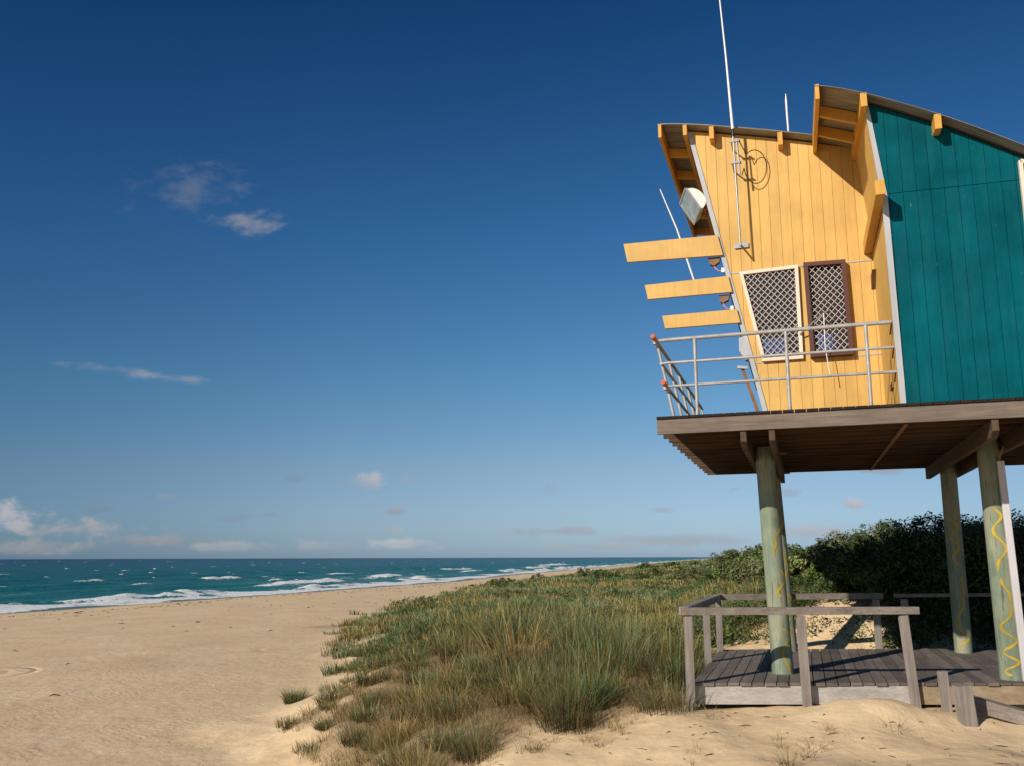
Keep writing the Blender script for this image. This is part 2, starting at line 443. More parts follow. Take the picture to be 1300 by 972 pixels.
# ------------------------------------------------------------------ wrack: dried weed and twigs on the beach
mbw_ = MB()
for n in range(520):
    yy = rng.uniform(14, 150)
    if rng.random() < .62: xx = shore_x(yy) + 15 + 3 * math.sin(yy / 9) + rng.normal(0, 1.1)
    else: xx = rng.uniform(shore_x(yy) + 8, toe_x(yy) - .5)
    if xx > toe_x(yy) - .3: continue
    zz = float(ground(xx, yy)); L = rng.uniform(.04, .22); an = rng.uniform(0, 3.14)
    a_ = (xx - math.cos(an) * L, yy - math.sin(an) * L, zz + .01); b_ = (xx + rng.normal(0, .03), yy + rng.normal(0, .03), zz + rng.uniform(.02, .06)); c_ = (xx + math.cos(an) * L, yy + math.sin(an) * L, zz + .012)
    mbw_.tube([a_, b_, c_], [.008, rng.uniform(.012, .035), .008], 5)
for n in range(420):
    xx, yy = rng.uniform(-4, 9), rng.uniform(6.3, 11.0)
    hx_, hy_ = to_hut(xx, yy)
    if hy_ > hx_ * .25 + .2 and hx_ > 0: continue
    zz = float(ground(xx, yy)); L = abs(rng.normal(0, .035)) + .008; an = rng.uniform(0, 3.14)
    dx_, dy_ = math.cos(an) * L, math.sin(an) * L
    mbw_.tube([(xx - dx_, yy - dy_, zz + .004), (xx + rng.normal(0, .01), yy, zz + rng.uniform(.006, .016)), (xx + dx_, yy + dy_, zz + .004)], [.003, rng.uniform(.003, .006), .002], 5)
tag(mbw_.build('beach_wrack', M['stem'], None), 'dry weed and twigs scattered on the beach', kind='stuff')

# ------------------------------------------------------------------ sea
w = np.concatenate([np.arange(7, -75, -.55), -75 - np.cumsum(.55 * 1.035 ** np.arange(1, 215))])
w = w[w > -45000]
ys = np.concatenate([[-6000, -2500, -1000, -400, -200, -100], np.arange(-40, 420, 1.3), 420 + np.cumsum(1.4 * 1.03 ** np.arange(1, 235))])
ys = ys[ys < 42000]
W, Y = np.meshgrid(w, ys)
X = shore_x(Y) + W / .93
d = -W
rd = np.hypot(X, Y)
env = fbm(Y / 34, W / 90, 101, 3)
wob = (fbm(Y / 26, W / 60, 103, 3) - .5) * 16
lam = 15.0
ph = (W + wob) / lam
crest = np.clip(.5 + .5 * np.cos(2 * np.pi * ph), 0, 1) ** 3
br = np.zeros_like(W)
for by, bd, ln, wd_, am in ((209, 57, 9, 2.6, .8), (181, 33, 4, 2.0, .7), (174, 21, 13, 3.2, 1.0), (158, 19, 6, 2.4, .8), (209, 116, 9, 3, .45), (155, 62, 5, 2, .45), (188, 73, 7, 2.2, .5), (230, 26, 9, 3, .8), (262, 48, 10, 2.5, .6), (300, 22, 14, 3, .8), (345, 40, 16, 3, .8), (420, 24, 22, 3, .9), (540, 40, 40, 4, 1.0), (118, 40, 4, 1.8, .35)):
    dd = d + (fbm(Y / 5, W * 0 + by, 137, 3) - .5) * 5 - bd
    br = np.maximum(br, am * np.exp(-((Y - by) / ln) ** 4) * np.exp(-(dd / wd_) ** 2) * (.55 + .9 * vnoise(Y / 1.6, W / 1.6, 139)))
Zs = br * .75
Zs += crest * .38 * sst(3, 14, d) * (1 - .5 * sst(60, 200, d)) * (1 - sst(500, 1500, d))
Zs += (fbm(X / 11, Y / 11, 111, 4) - .5) * .75 * sst(2, 25, d) * (1 - sst(900, 2500, rd))
Zs += (fbm(X / 37, Y / 90, 117, 3) - .5) * 1.0 * sst(60, 200, d) * (1 - sst(1800, 4200, rd))
Zs += .03
bore = np.exp(-((d - 10 + (fbm(Y / 13, W * 0, 123, 3) - .5) * 14) / 1.8) ** 2) * vnoise(Y / 1.3, W / 2.0, 127) * sst(.40, .60, fbm(Y / 22, W * 0 + 5, 129, 2))
Zs += bore * .75
Zs = np.where(d < 3, .02 + .25 * np.exp(-np.maximum(d, 0) / 2.5) * vnoise(Y / 6, W / 3, 119) + .0 * Zs, Zs)
swash = (sst(-2.2, .8, d + (fbm(Y / 9, W / 30, 121, 3) - .5) * 5) * (1 - sst(5.0, 12, d + (fbm(Y / 13, W / 20, 123, 3) - .5) * 16)))
lace = fbm(Y / 3.5, W / 2.2, 131, 4)
foam = np.maximum(swash * (.62 + .75 * (lace - .25)), np.clip(bore * 2.2, 0, 1))
front = np.clip(.5 + .5 * np.cos(2 * np.pi * (ph - .10)), 0, 1) ** 2
foam = np.maximum(foam, np.clip(br * 1.25, 0, 1.0))
foam = np.maximum(foam, .40 * sst(.54, .70, fbm(Y / 30, W / 7, 141, 4)) * (1 - sst(26, 55, d)) * sst(2, 8, d) * (.5 + lace))
ny_, nw_ = W.shape
idx = np.arange(ny_ * nw_).reshape(ny_, nw_)
Q = np.stack([idx[:-1, :-1], idx[:-1, 1:], idx[1:, 1:], idx[1:, :-1]], -1).reshape(-1, 4)
def sea_mat():
    m, nt, b = new_mat('sea_water')
    v = coords(nt)
    dp = nt.nodes.new('ShaderNodeAttribute'); dp.attribute_name = 'depth'
    fo = nt.nodes.new('ShaderNodeAttribute'); fo.attribute_name = 'foam'
    lg = mathn(nt, 'DIVIDE', mathn(nt, 'LOGARITHM', mathn(nt, 'ADD', mathn(nt, 'MAXIMUM', dp.outputs['Fac'], 0), 1.0), 10.0), 4.3)
    pat = noise(nt, coords(nt, (.02, .006, .02)), 1, 4, .6)
    lg = mathn(nt, 'ADD', lg, mathn(nt, 'MULTIPLY', mathn(nt, 'SUBTRACT', pat, .5), .22))
    c = ramp(nt, lg, [(.0, (.13, .17, .13)), (.20, (.016, .170, .148)), (.42, (.004, .112, .108)), (.62, (.002, .068, .082)), (.80, (.004, .028, .060)), (.95, (.008, .022, .062))])
    nt.links.new(c, b.inputs['Base Color'])
    b.inputs['Roughness'].default_value = .28; b.inputs['IOR'].default_value = 1.33; b.inputs['Specular IOR Level'].default_value = .06
    n1 = noise(nt, coords(nt, (1, .6, 1)), .55, 6, .65)
    bump(nt, n1, b, .9, .5)
    f1 = noise(nt, v, 1.6, 6, .7); f2 = noise(nt, v, .35, 4, .6)
    ff = mathn(nt, 'ADD', fo.outputs['Fac'], mathn(nt, 'MULTIPLY', mathn(nt, 'SUBTRACT', mathn(nt, 'ADD', mathn(nt, 'MULTIPLY', f1, .6), mathn(nt, 'MULTIPLY', f2, .4)), .5), 2.1))
    fac = ramp(nt, ff, [(.42, (0, 0, 0)), (.60, (1, 1, 1))])
    fb = N(nt, 'ShaderNodeBsdfPrincipled', Roughness=.9)
    fc = ramp(nt, f1, [(.3, (.66, .66, .63)), (.65, (.93, .92, .88))])
    nt.links.new(fc, fb.inputs['Base Color'])
    fbp = N(nt, 'ShaderNodeBump', Strength=.8, Distance=.25); nt.links.new(f1, fbp.inputs['Height']); nt.links.new(fbp.outputs[0], fb.inputs['Normal'])
    mx = nt.nodes.new('ShaderNodeMixShader'); nt.links.new(fac, mx.inputs[0])
    nt.links.new(b.outputs[0], mx.inputs[1]); nt.links.new(fb.outputs[0], mx.inputs[2])
    nt.links.new(mx.outputs[0], nt.nodes['Material Output'].inputs['Surface'])
    return m
M['sea'] = sea_mat()
sea = fast_mesh('sea', np.stack([X, Y, Zs], -1).reshape(-1, 3), Q, M['sea'], attrs={'depth': d.ravel(), 'foam': foam.ravel()}, smooth=True)
tag(sea, 'choppy teal sea with white surf along the beach', kind='structure')

# white caps: small broken crests scattered over the open water
def foam_mat():
    m, nt, b = new_mat('white_foam')
    n1 = noise(nt, coords(nt), 2.0, 5, .65)
    nt.links.new(ramp(nt, n1, [(.3, (.50, .54, .55)), (.65, (.82, .83, .83))]), b.inputs['Base Color'])
    b.inputs['Roughness'].default_value = .9; bump(nt, n1, b, .8, .2)
    return m
M['foam'] = foam_mat()
Vc, Fc = [], []
kk = 0
for n in range(120):
    px = rng.uniform(-40, 900); dist = 105 * (20 ** (rng.random() ** .8))
    x = (px - 650) / F * dist; y = dist
    if x > shore_x(y) - 32: continue
    big = rng.random() < .10
    L = rng.uniform(.5, 1.6) * (dist / 190) ** .45 * (2.0 if big else 1); H = rng.uniform(.12, .28) * (dist / 200) ** .40 * (1.3 if big else 1)
    ang = math.radians(70 + rng.normal() * 9); n2 = 11
    cx, sy_ = math.cos(ang), math.sin(ang)
    zb = float(np.interp(0, [0], [0])) + .15
    base = kk
    for i in range(n2):
        tq = i / (n2 - 1) * 2 - 1
        hh = H * (1 - tq * tq) * rng.uniform(.35, 1.15) + .02
        off = rng.normal() * .15
        for k, (dd, zz) in enumerate(((-.55, 0), (-.15 + off * .3, hh), (.25 + off, hh * .75), (.9, 0))):
            Vc.append((x + cx * tq * L - sy_ * -dd * -1 * (.6 + H), y + sy_ * tq * L + cx * dd * (.6 + H), zb + zz)); kk += 1
    for i in range(n2 - 1):
        for k in range(3):
            a = base + i * 4 + k
            Fc.append((a, a + 1, a + 5, a + 4))
wc = fast_mesh('whitecaps', np.array(Vc), np.array(Fc), M['foam'], smooth=True)
tag(wc, 'scattered white caps breaking on the open sea', kind='stuff')

# ------------------------------------------------------------------ grass
def blades(pos, az, lean, L, wd, col, segs=3, tipcol=None, droop=.45):
    n = len(pos)
    V = np.zeros((n, segs + 1, 2, 3)); C = np.zeros((n, segs + 1, 2, 3))
    dx, dy = np.cos(az), np.sin(az)
    tw = az + rng.normal(0, .9, n)
    sx, sy = -np.sin(tw), np.cos(tw)
    for k in range(segs + 1):
        t = k / segs
        out = L * lean * t ** 1.6
        up = L * (t * np.sqrt(np.clip(1 - .55 * lean ** 2, .1, 1)) - droop * lean * t ** 2.6)
        ww = wd * (1 - t) ** .6 * .5 if k < segs else wd * .06
        for s, sg in ((0, -1), (1, 1)):
            V[:, k, s, 0] = pos[:, 0] + dx * out + sg * sx * ww
            V[:, k, s, 1] = pos[:, 1] + dy * out + sg * sy * ww
            V[:, k, s, 2] = pos[:, 2] + up
            shade = .22 + 1.06 * t ** .95  # blade colour darkened towards its foot, painting the shade in the gaps
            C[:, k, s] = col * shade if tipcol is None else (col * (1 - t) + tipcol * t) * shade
    base = (np.arange(n) * (segs + 1) * 2)[:, None]
    q = []
    for k in range(segs):
        q.append(base + np.array([[2*k, 2*k+1, 2*k+3, 2*k+2]]))
    return V.reshape(-1, 3), np.stack(q, 1).reshape(-1, 4), C.reshape(-1, 3)

PAL = np.array([[.085, .155, .022], [.125, .220, .095], [.230, .310, .170], [.215, .215, .045], [.46, .32, .095], [.64, .48, .22], [.20, .095, .025]])
def pick(w_, n):
    c = PAL[rng.choice(len(PAL), n, p=np.array(w_) / sum(w_))]
    return c * rng.uniform(.5, 1.4, (n, 1)) * rng.uniform(.93, 1.07, (n, 3))

def scatter(n, r0, r1, a0, a1, power=1.0):
    r = r0 * (r1 / r0) ** (rng.random(n) ** power); a = np.radians(rng.uniform(a0, a1, n))
    return r * np.sin(a), r * np.cos(a), r

def tussocks(name, x, y, R, nb, h, wd, kindw, label, lean=(.15, .75), segs=3, var=None, bright=(.8, 1.15)):
    z = ground(x, y)
    cnt = np.maximum(1, rng.poisson(nb, len(x)))
    rep = np.repeat(np.arange(len(x)), cnt); n = len(rep)
    az = rng.uniform(0, 2 * np.pi, n); rad = R[rep] * np.sqrt(rng.random(n)) * .6
    P = np.stack([x[rep] + np.cos(az) * rad, y[rep] + np.sin(az) * rad, z[rep] - .03], -1)
    ln = rng.uniform(*lean, n) * (.35 + rad / (R[rep] * .6 + 1e-6) * .65)
    L = h[rep] * rng.uniform(.55, 1.15, n)
    tone = rng.random(len(x)) if var is None else var
    col = np.zeros((n, 3)); tip = np.zeros((n, 3))
    for lo, hi, wts, wtips in kindw:
        s = (tone[rep] >= lo) & (tone[rep] < hi)
        col[s] = pick(wts, s.sum()); tip[s] = pick(wtips, s.sum())
    tb = rng.uniform(*bright, len(x))[rep][:, None]
    # wind leans everything a little to the right
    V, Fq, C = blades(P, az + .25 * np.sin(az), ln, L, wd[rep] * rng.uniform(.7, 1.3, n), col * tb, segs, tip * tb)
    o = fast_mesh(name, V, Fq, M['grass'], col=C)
    return tag(o, label, kind='stuff')

KW = [(0, .50, (2, 5, 5, 1.5, 1, .4, .8), (1, 4, 6, 2, 1.5, 1, 0)),       # blue-green
      (.50, .74, (2, 2, 1, 3, 3, 1, 2), (1, 2, 1, 3, 3, 2, 1)),           # olive and brown
      (.74, .90, (.5, .5, 0, 2, 4, 3, 2), (0, 0, 0, 1, 4, 5, 1)),         # straw
      (.90, 1.01, (5, 3, 1, 1, .3, 0, .2), (4, 5, 1, 1, .3, 0, 0))]       # green
# tall near grass
def disk(n, sep, r0, r1, a0, a1, acc):
    cell = {}; out = []
    rr_ = np.sqrt(rng.uniform(r0 ** 2, r1 ** 2, n)); aa_ = np.radians(rng.uniform(a0, a1, n))
    xs, yy_ = rr_ * np.sin(aa_), rr_ * np.cos(aa_)
    ok = acc(xs, yy_) > rng.random(n)
    for x_, y_, o_ in zip(xs, yy_, ok):
        if not o_: continue
        sp_ = sep * (1 + .02 * math.hypot(x_, y_))
        ci, cj = int(x_ // sp_), int(y_ // sp_)
        if any((x_ - u) ** 2 + (y_ - v) ** 2 < sp_ * sp_ for i in (-1, 0, 1) for j in (-1, 0, 1) for u, v in cell.get((ci + i, cj + j), ())): continue
        cell.setdefault((ci, cj), []).append((x_, y_)); out.append((x_, y_))
    return np.array(out).T
acc = lambda x, y: np.clip(veg(x, y) * 1.25 - .08, 0, 1) * (.25 + .75 * sst(.30, .46, fbm(x / 1.5, y / 1.5, 83, 3))) * (1 - .75 * sst(2.0, 3.0, x - (y - 15) * .12) * sst(15.5, 16.5, y))
x, y = disk(14000, .56, 8.4, 31, -40, 17, acc); r = np.hypot(x, y)
tall = sst(.34, .60, fbm(x / 2.0, y / 2.0, 81, 3))
u_ = x - toe_x(y)
hgt = (.42 + .42 * tall) * rng.uniform(.75, 1.15, len(x)) * (.45 + .55 * sst(1.2 + 1.6 * sst(14, 20, y), 3.4 + 2.6 * sst(14, 20, y), u_)) * (1 - .35 * sst(16, 26, y)) * (1 - .3 * sst(2.5, 5.5, x - (y - 11) * .3))
hgt = hgt * rng.uniform(.75, 1.3, len(x))
tone = np.clip(.34 + .12 * sst(17, 26, y) + (fbm(x / 2.6, y / 2.6, 87, 3) - .5) * 1.3 + rng.normal(0, .24, len(x)), 0, 1)
KN = [(0, .48, (.5, 1, .2, 2, 1, .2, 5), (2, 5, 6, 1.2, 1, .8, 0)),
      (.48, .72, (.5, .3, 0, 2, 2, .4, 5), (2, 2, 2, 3, 2.5, 2, .6)),
      (.72, .86, (0, 0, 0, 1.5, 3, 1.5, 4), (0, .5, .5, 1, 4, 5, 1)),
      (.86, 1.01, (3, 1, 0, 2, .5, 0, 2), (5, 4, 1, 1, .4, .2, 0))]
tussocks('dune_grass', x, y, (.52 + .40 * rng.random(len(x))) * (.6 + .4 * tall), 260, hgt, np.maximum(.0070, .00060 * r), KN,
         'tall blue green and straw dune grass beside the boardwalk', var=tone, lean=(.12, 1.05), bright=(.60, 1.25))
# seed stalks standing above the tussocks
i = rng.choice(len(x), 900); xs_, ys_ = x[i] + rng.normal(0, .2, 900), y[i] + rng.normal(0, .2, 900)
Pk = np.stack([xs_, ys_, ground(xs_, ys_)], -1)
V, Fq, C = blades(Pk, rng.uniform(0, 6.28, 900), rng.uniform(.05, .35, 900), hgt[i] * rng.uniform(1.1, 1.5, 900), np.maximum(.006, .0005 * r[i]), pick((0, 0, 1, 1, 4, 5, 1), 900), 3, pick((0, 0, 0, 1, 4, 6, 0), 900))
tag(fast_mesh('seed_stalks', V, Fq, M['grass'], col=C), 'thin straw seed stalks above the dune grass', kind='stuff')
# dead straw skirts lying between the tussocks
x, y, r = scatter(5200, 9.5, 28, -40, 18, .95)
mk = veg(x, y) > rng.random(len(x)) * .8
tussocks('dead_grass', x[mk], y[mk], rng.uniform(.2, .45, mk.sum()), 26, rng.uniform(.18, .40, mk.sum()), np.maximum(.005, .00045 * r[mk]),
         [(0, .6, (0, 0, 0, 2, 4, 2, 5), (0, 0, 0, 2, 4, 4, 4)), (.6, 1.01, (0, 0, 0, 1, 4, 5, 2), (0, 0, 0, 1, 3, 6, 1))], 'bleached dead straw under the dune grass', lean=(.5, 1.0))
# thin dry litter at the sand margin
x, y, r = scatter(2600, 7.5, 18, -36, 30, 1.0)
mk = (veg(x, y) > .01) & (veg(x, y) < .6) | (rng.random(len(x)) < .05)
mk &= (x > toe_x(y) + 1.5)
hx_, hy_ = to_hut(x, y)
mk &= ~((hx_ > .1) & (hy_ > .2 + hx_ * .25) & (hy_ < 6.2))
tussocks('dry_grass', x[mk], y[mk], rng.uniform(.08, .22, mk.sum()), 16, rng.uniform(.12, .32, mk.sum()), np.full(mk.sum(), .006), [(0, 1.01, (0, 0, 0, 1, 4, 4, 3), (0, 0, 0, 1, 3, 5, 1))],
         'short dry straw tufts on the sand', lean=(.4, 1.0))
# middle and far dune grass
x, y, r = scatter(26000, 22, 420, -16, 34, .9)
mk = veg(x, y) > rng.random(len(x)) * .8 + .12
tone = np.clip(.63 + (fbm(x / 13, y / 13, 87, 3) - .5) * 2.4 + rng.normal(0, .09, len(x)), 0, 1)
hgt = rng.uniform(.28, .55, len(x)) * (1 + .5 * sst(60, 300, r))
tussocks('far_dune_grass', x[mk], y[mk], (.3 + .007 * r[mk]), 15, hgt[mk], .0010 * r[mk], KW,
         'brown and green grass over the farther dunes', segs=2, var=tone[mk], bright=(.9, 1.1))

# ------------------------------------------------------------------ leafy plants
def leaves(cent, nrm, size, col, aspect=.5):
    n = len(cent)
    rnd = rng.normal(0, 1, (n, 3))
    nn = nrm + rnd * .55; nn /= np.linalg.norm(nn, axis=1, keepdims=True)
    t = np.cross(nn, rng.normal(0, 1, (n, 3))); t /= np.linalg.norm(t, axis=1, keepdims=True) + 1e-9
    b = np.cross(nn, t)
    s = size[:, None]
    V = np.stack([cent - t * s * .55, cent + b * s * aspect * .5 + nn * s * .07, cent + t * s * .55 + nn * s * -.04, cent - b * s * aspect * .5 + nn * s * .07], 1)
    C = np.repeat(col[:, None, :], 4, 1)
    C[:, 0] *= .8
    return V.reshape(-1, 3), np.arange(n * 4).reshape(-1, 4), C.reshape(-1, 3)

GREEN = np.array([[.030, .055, .014], [.045, .080, .018], [.070, .105, .025], [.085, .11, .04], [.11, .12, .055]])
def crown_leaves(cx, cy, cz, rx, ry, rz, n, leaf, pal, nblob=16, flat=.0):
    th = rng.uniform(0, 2 * np.pi, nblob); ph_ = np.arccos(rng.uniform(-.25, 1, nblob)); q = rng.uniform(.45, .95, nblob)
    bx = np.cos(th) * np.sin(ph_) * q * rx; by = np.sin(th) * np.sin(ph_) * q * ry; bz = np.cos(ph_) * q * rz
    brad = rng.uniform(.20, .46, nblob) * min(rx, rz)
    ne = nblob // 2 + 2
    th = rng.uniform(0, 2 * np.pi, ne); ph_ = np.arccos(rng.uniform(.1, 1, ne)); q = rng.uniform(.95, 1.22, ne)
    bx = np.append(bx, np.cos(th) * np.sin(ph_) * q * rx); by = np.append(by, np.sin(th) * np.sin(ph_) * q * ry); bz = np.append(bz, np.cos(ph_) * q * rz)
    brad = np.append(brad, rng.uniform(.09, .18, ne) * min(rx, rz)); nblob += ne
    tone = rng.random(nblob)
    k = rng.choice(nblob, n, p=brad ** 2 / (brad ** 2).sum())
    dr = rng.normal(0, 1, (n, 3)); dr /= np.linalg.norm(dr, axis=1, keepdims=True)
    rr = brad[k] * (.55 + .6 * rng.random(n) ** .6)
    c = np.stack([bx[k] + dr[:, 0] * rr, by[k] + dr[:, 1] * rr, bz[k] + dr[:, 2] * rr], -1)
    ci = np.clip((tone[k] * .6 + rng.random(n) * .4 + .25 * (c[:, 2] / rz)) * len(pal), 0, len(pal) - 1).astype(int)
    col = pal[ci] * rng.uniform(.75, 1.25, (n, 1))
    c += np.array([cx, cy, cz])
    nr_ = dr * .8 + np.array([0, 0, .5])
    return leaves(c, nr_, leaf * rng.uniform(.6, 1.3, n), col), np.stack([bx + cx, by + cy, bz + cz], -1)

def merge(parts):
    V, Fq, C, k = [], [], [], 0
    for v, f, c in parts:
        V.append(v); Fq.append(f + k); C.append(c); k += len(v)
    return np.concatenate(V), np.concatenate(Fq), np.concatenate(C)

# low green creepers and cushions on the dune (nobody could count them)
parts = []
x, y, r = scatter(2400, 12.5, 200, -10, 36, 1.0)
pt = fbm(x / 6, y / 6, 91, 3)
mk = (veg(x, y) > .25) & (pt > .50) & ((y > 15.8) | (x < 2)) & ((y > 19) | (x > 2.5))
for i in np.where(mk)[0]:
    R = rng.uniform(.25, .6) * (1 + .012 * r[i]); hz = R * rng.uniform(.35, .65)
    zz = float(ground(x[i], y[i]))
    pal = GREEN * rng.uniform(.9, 1.3) + (np.array([.05, .03, .01]) if rng.random() < .25 else 0)
    parts.append(crown_leaves(x[i], y[i], zz + hz * .25, R, R, hz, int(120 + 130 * R), max(.035, .0021 * r[i]), pal, 7)[0])
for _ in range(210):
    yy = rng.uniform(16.6, 27); xx = rng.uniform(.19 * yy, .37 * yy)
    if fbm(xx / 1.6, yy / 1.6, 97, 3) < .44 or (yy < 17.4 and xx < 3.2): continue
    R = rng.uniform(.25, .55); pal = GREEN * rng.uniform(1.1, 1.7) + (np.array([.06, .03, .0]) if rng.random() < .3 else 0)
    parts.append(crown_leaves(xx, yy, float(ground(xx, yy)) + R * .2, R, R, R * .6, 240, .058, pal, 8)[0])
for bx_, by_, n_ in ((3.9, 17.6, 9), (4.9, 17.9, 9), (5.7, 17.7, 9), (6.9, 18.1, 8), (5.8, 16.6, 4), (3.3, 17.2, 6)):
    for _ in range(n_):
        xx, yy = bx_ + rng.normal(0, .55), by_ + rng.normal(0, .35)
        R = rng.uniform(.25, .5)
        parts.append(crown_leaves(xx, yy, float(ground(xx, yy)) + .12, R, R, R * .75, 260, .055, GREEN * 1.25, 8)[0])
V, Fq, C = merge(parts)
tag(fast_mesh('ground_cover', V, Fq, M['leaf'], col=C), 'low green creepers and cushions over the dune', kind='stuff')

parts = []
for _ in range(330):
    yy = 16.3 + 10.5 * rng.random() ** 1.5; xx = rng.uniform(.355 * yy, .36 * yy + 7.5)
    if xx < .415 * yy and yy < 17.6: continue
    R = rng.uniform(.40, .75) * (.6 if xx < .425 * yy else 1); gz = float(ground(xx, yy))
    parts.append(crown_leaves(xx, yy, gz + R * .35, R, R, R * .8, 330, .07, GREEN * rng.uniform(.75, 1.15), 9)[0])
for _ in range(75):
    yy = rng.uniform(15.75, 16.7); xx = rng.uniform(6.75, 11.5)
    R = rng.uniform(.3, .5); gz = float(ground(xx, yy))
    parts.append(crown_leaves(xx, yy, gz + R * .35, R, R, R * .9, 260, .06, GREEN * rng.uniform(.7, 1.0), 8)[0])
V, Fq, C = merge(parts)
tag(fast_mesh('thicket_undergrowth', V, Fq, M['leaf'], col=C), 'dark leafy undergrowth filling the thicket', kind='stuff')
# the thicket on the rise behind the boardwalk
SH = []   # px, distance, height above ground, width, tone, label
def shrub(px, dist, H, Wd, pal, label, group=None, leaf=.075, n=5200, name='coastal_shrub'):
    x = (px - 650) / F * dist; y = dist * 1.0
    z = float(ground(x, y))
    if px > 990 and dist < 30: H *= .80 if dist > 18.5 else (.88 if px > 1170 else .74)
    if 990 < px < 1075: H *= .80
    t = empty(name, (x, y, z), 0, label=label, cat='shrub', group=group)
    (V, Fq, C), bl = crown_leaves(0, 0, H * .55, Wd, Wd * .9, H * .47, n, leaf, pal, 26)
    fast_mesh('crown', V, Fq, M['leaf'], t, col=C)
    mb = MB()
    for k in range(9):
        b = bl[k]
        m = Vector((b[0] * .35, b[1] * .35, b[2] * .5)) + Vector(rng.normal(0, .05, 3))
        mb.tube([(rng.normal(0, .06), rng.normal(0, .06), -.1), m, b], [.05, .03, .012], 6)
    mb.build('stem', M['stem'], t, smooth=True)
    return t
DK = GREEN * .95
YG = GREEN * 2.0 + np.array([.04, .03, .0])  # leaf green brightened for the lit shrubs, sunlight put into the colour
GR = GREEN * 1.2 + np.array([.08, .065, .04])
shrub(1022, 19.0, 1.0, .9, YG, 'low bright green shrub at the left foot of the thicket')
shrub(1047, 19.6, 1.25, 1.0, DK * 1.4, 'dark green shrub on the thicket slope, second from its left end')
shrub(1070, 20.4, 1.45, 1.0, GR, 'grey green shrub below the tallest sprig of the thicket')
shrub(1092, 23.5, 1.95, 1.25, GR * 1.1 + np.array([.03, .02, 0]), 'pale olive airy shrub making the first peak of the thicket skyline', n=3600)
shrub(1128, 24.0, 1.60, 1.3, DK * 1.3, 'deep green shrub in the dip right of the pale olive peak')
shrub(1162, 24.5, 1.75, 1.2, YG, 'yellow green shrub on the skyline just left of the rear right pole')
shrub(1152, 26.5, 2.25, .8, GR, 'thin sprig topped shrub standing up behind the yellow green one', n=1800)
shrub(1232, 24.0, 2.0, 1.4, DK * 1.4, 'dense green shrub on the skyline between the two right poles')
shrub(1296, 22.5, 2.1, 1.5, YG * .9, 'bright topped shrub at the right edge beyond the conduit pole')
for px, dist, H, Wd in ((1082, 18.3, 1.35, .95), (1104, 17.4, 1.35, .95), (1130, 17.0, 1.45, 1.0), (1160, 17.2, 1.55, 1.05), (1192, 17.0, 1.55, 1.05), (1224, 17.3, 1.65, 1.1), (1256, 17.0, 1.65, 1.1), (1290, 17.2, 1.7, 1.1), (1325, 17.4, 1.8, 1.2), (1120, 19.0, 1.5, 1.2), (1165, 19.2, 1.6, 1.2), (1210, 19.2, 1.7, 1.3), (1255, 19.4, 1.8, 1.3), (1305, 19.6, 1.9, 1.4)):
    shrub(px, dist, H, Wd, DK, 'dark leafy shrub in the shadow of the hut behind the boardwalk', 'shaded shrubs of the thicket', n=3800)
for px, dist, H, Wd, lb in ((905, 58, 1.2, 2.0, 'low olive shrub on the far dune crest left of the poles'), (945, 50, 1.3, 2.1, 'rounded grey green shrub on the far dune crest nearest the front left pole'), (978, 44, 1.3, 1.9, 'dark shrub on the dune crest directly behind the front left pole'), (872, 90, 1.2, 2.4, 'small dark shrub where the dune crest meets the sea horizon')):
    shrub(px, dist, H, Wd, (GR + DK) * .6, lb, leaf=.13, n=2600)
for px, dist, H, Wd, pl, lb in ((938, 30, .95, 1.1, YG, 'bright green low shrub on the slope left of the front left pole'), (958, 25, .9, 1.0, GR, 'grey olive low shrub just left of the front left pole'), (912, 36, .9, 1.2, DK * 1.5, 'mid green cushion shrub high on the slope left of the poles'), (1012, 24, 1.3, 1.1, DK * 1.6, 'fresh green shrub seen in the gap right of the two left poles'), (985, 27, 1.15, 1.2, YG * .9, 'yellow green shrub hidden partly by the front left pole'), (892, 46, .9, 1.5, GR, 'grey green mound shrub on the far slope above the handrail corner')):
    shrub(px, dist, H, Wd, pl, lb, leaf=.085, n=3000)
# single tussocks that stand apart on the sand
def tuft(px, py, dist, h, R, label, w3):
    x = (px - 650) / F * dist; y = dist; z = float(ground(x, y))
    n = 420
    az = rng.uniform(0, 2 * np.pi, n); rad = R * np.sqrt(rng.random(n)) * .6
    P = np.stack([np.cos(az) * rad, np.sin(az) * rad, np.full(n, -.03)], -1)
    V, Fq, C = blades(P, az, rng.uniform(.2, .8, n) * (.4 + rad / R), h * rng.uniform(.6, 1.1, n), np.full(n, .010), pick(w3, n), 3, pick(w3, n))
    o = fast_mesh('grass_tussock', V, Fq, M['grass'], col=C); o.location = (x, y, z)
    tag(o, label, 'grass tussock')
tuft(385, 868, 20.0, .42, .42, 'lone green tussock on the bare sand at the dune foot', (3, 3, 1, 3, 2, .5, .5))
tuft(852, 845, 13.0, .52, .5, 'drooping green tussock left of the boardwalk corner post', (5, 4, 2, 1.5, 1, .5, .2))
tuft(745, 866, 11.6, .55, .45, 'bright green drooping tussock at the front edge of the dune grass', (5, 5, 2, 1, .8, .4, .2))

# ------------------------------------------------------------------ the lookout hut
hut = empty('lookout_hut', (HX, HY, Z0), TH, label='yellow and teal beach lookout hut raised on four poles', cat='lookout hut')
def part(mb, name, mat, parent=hut, **kw):
    return mb.build(name, M[mat], parent, dz=DZ, **kw)
S = 1.75                     # front face of the yellow room
DW = 5.6; DD = 5.93          # deck width, depth
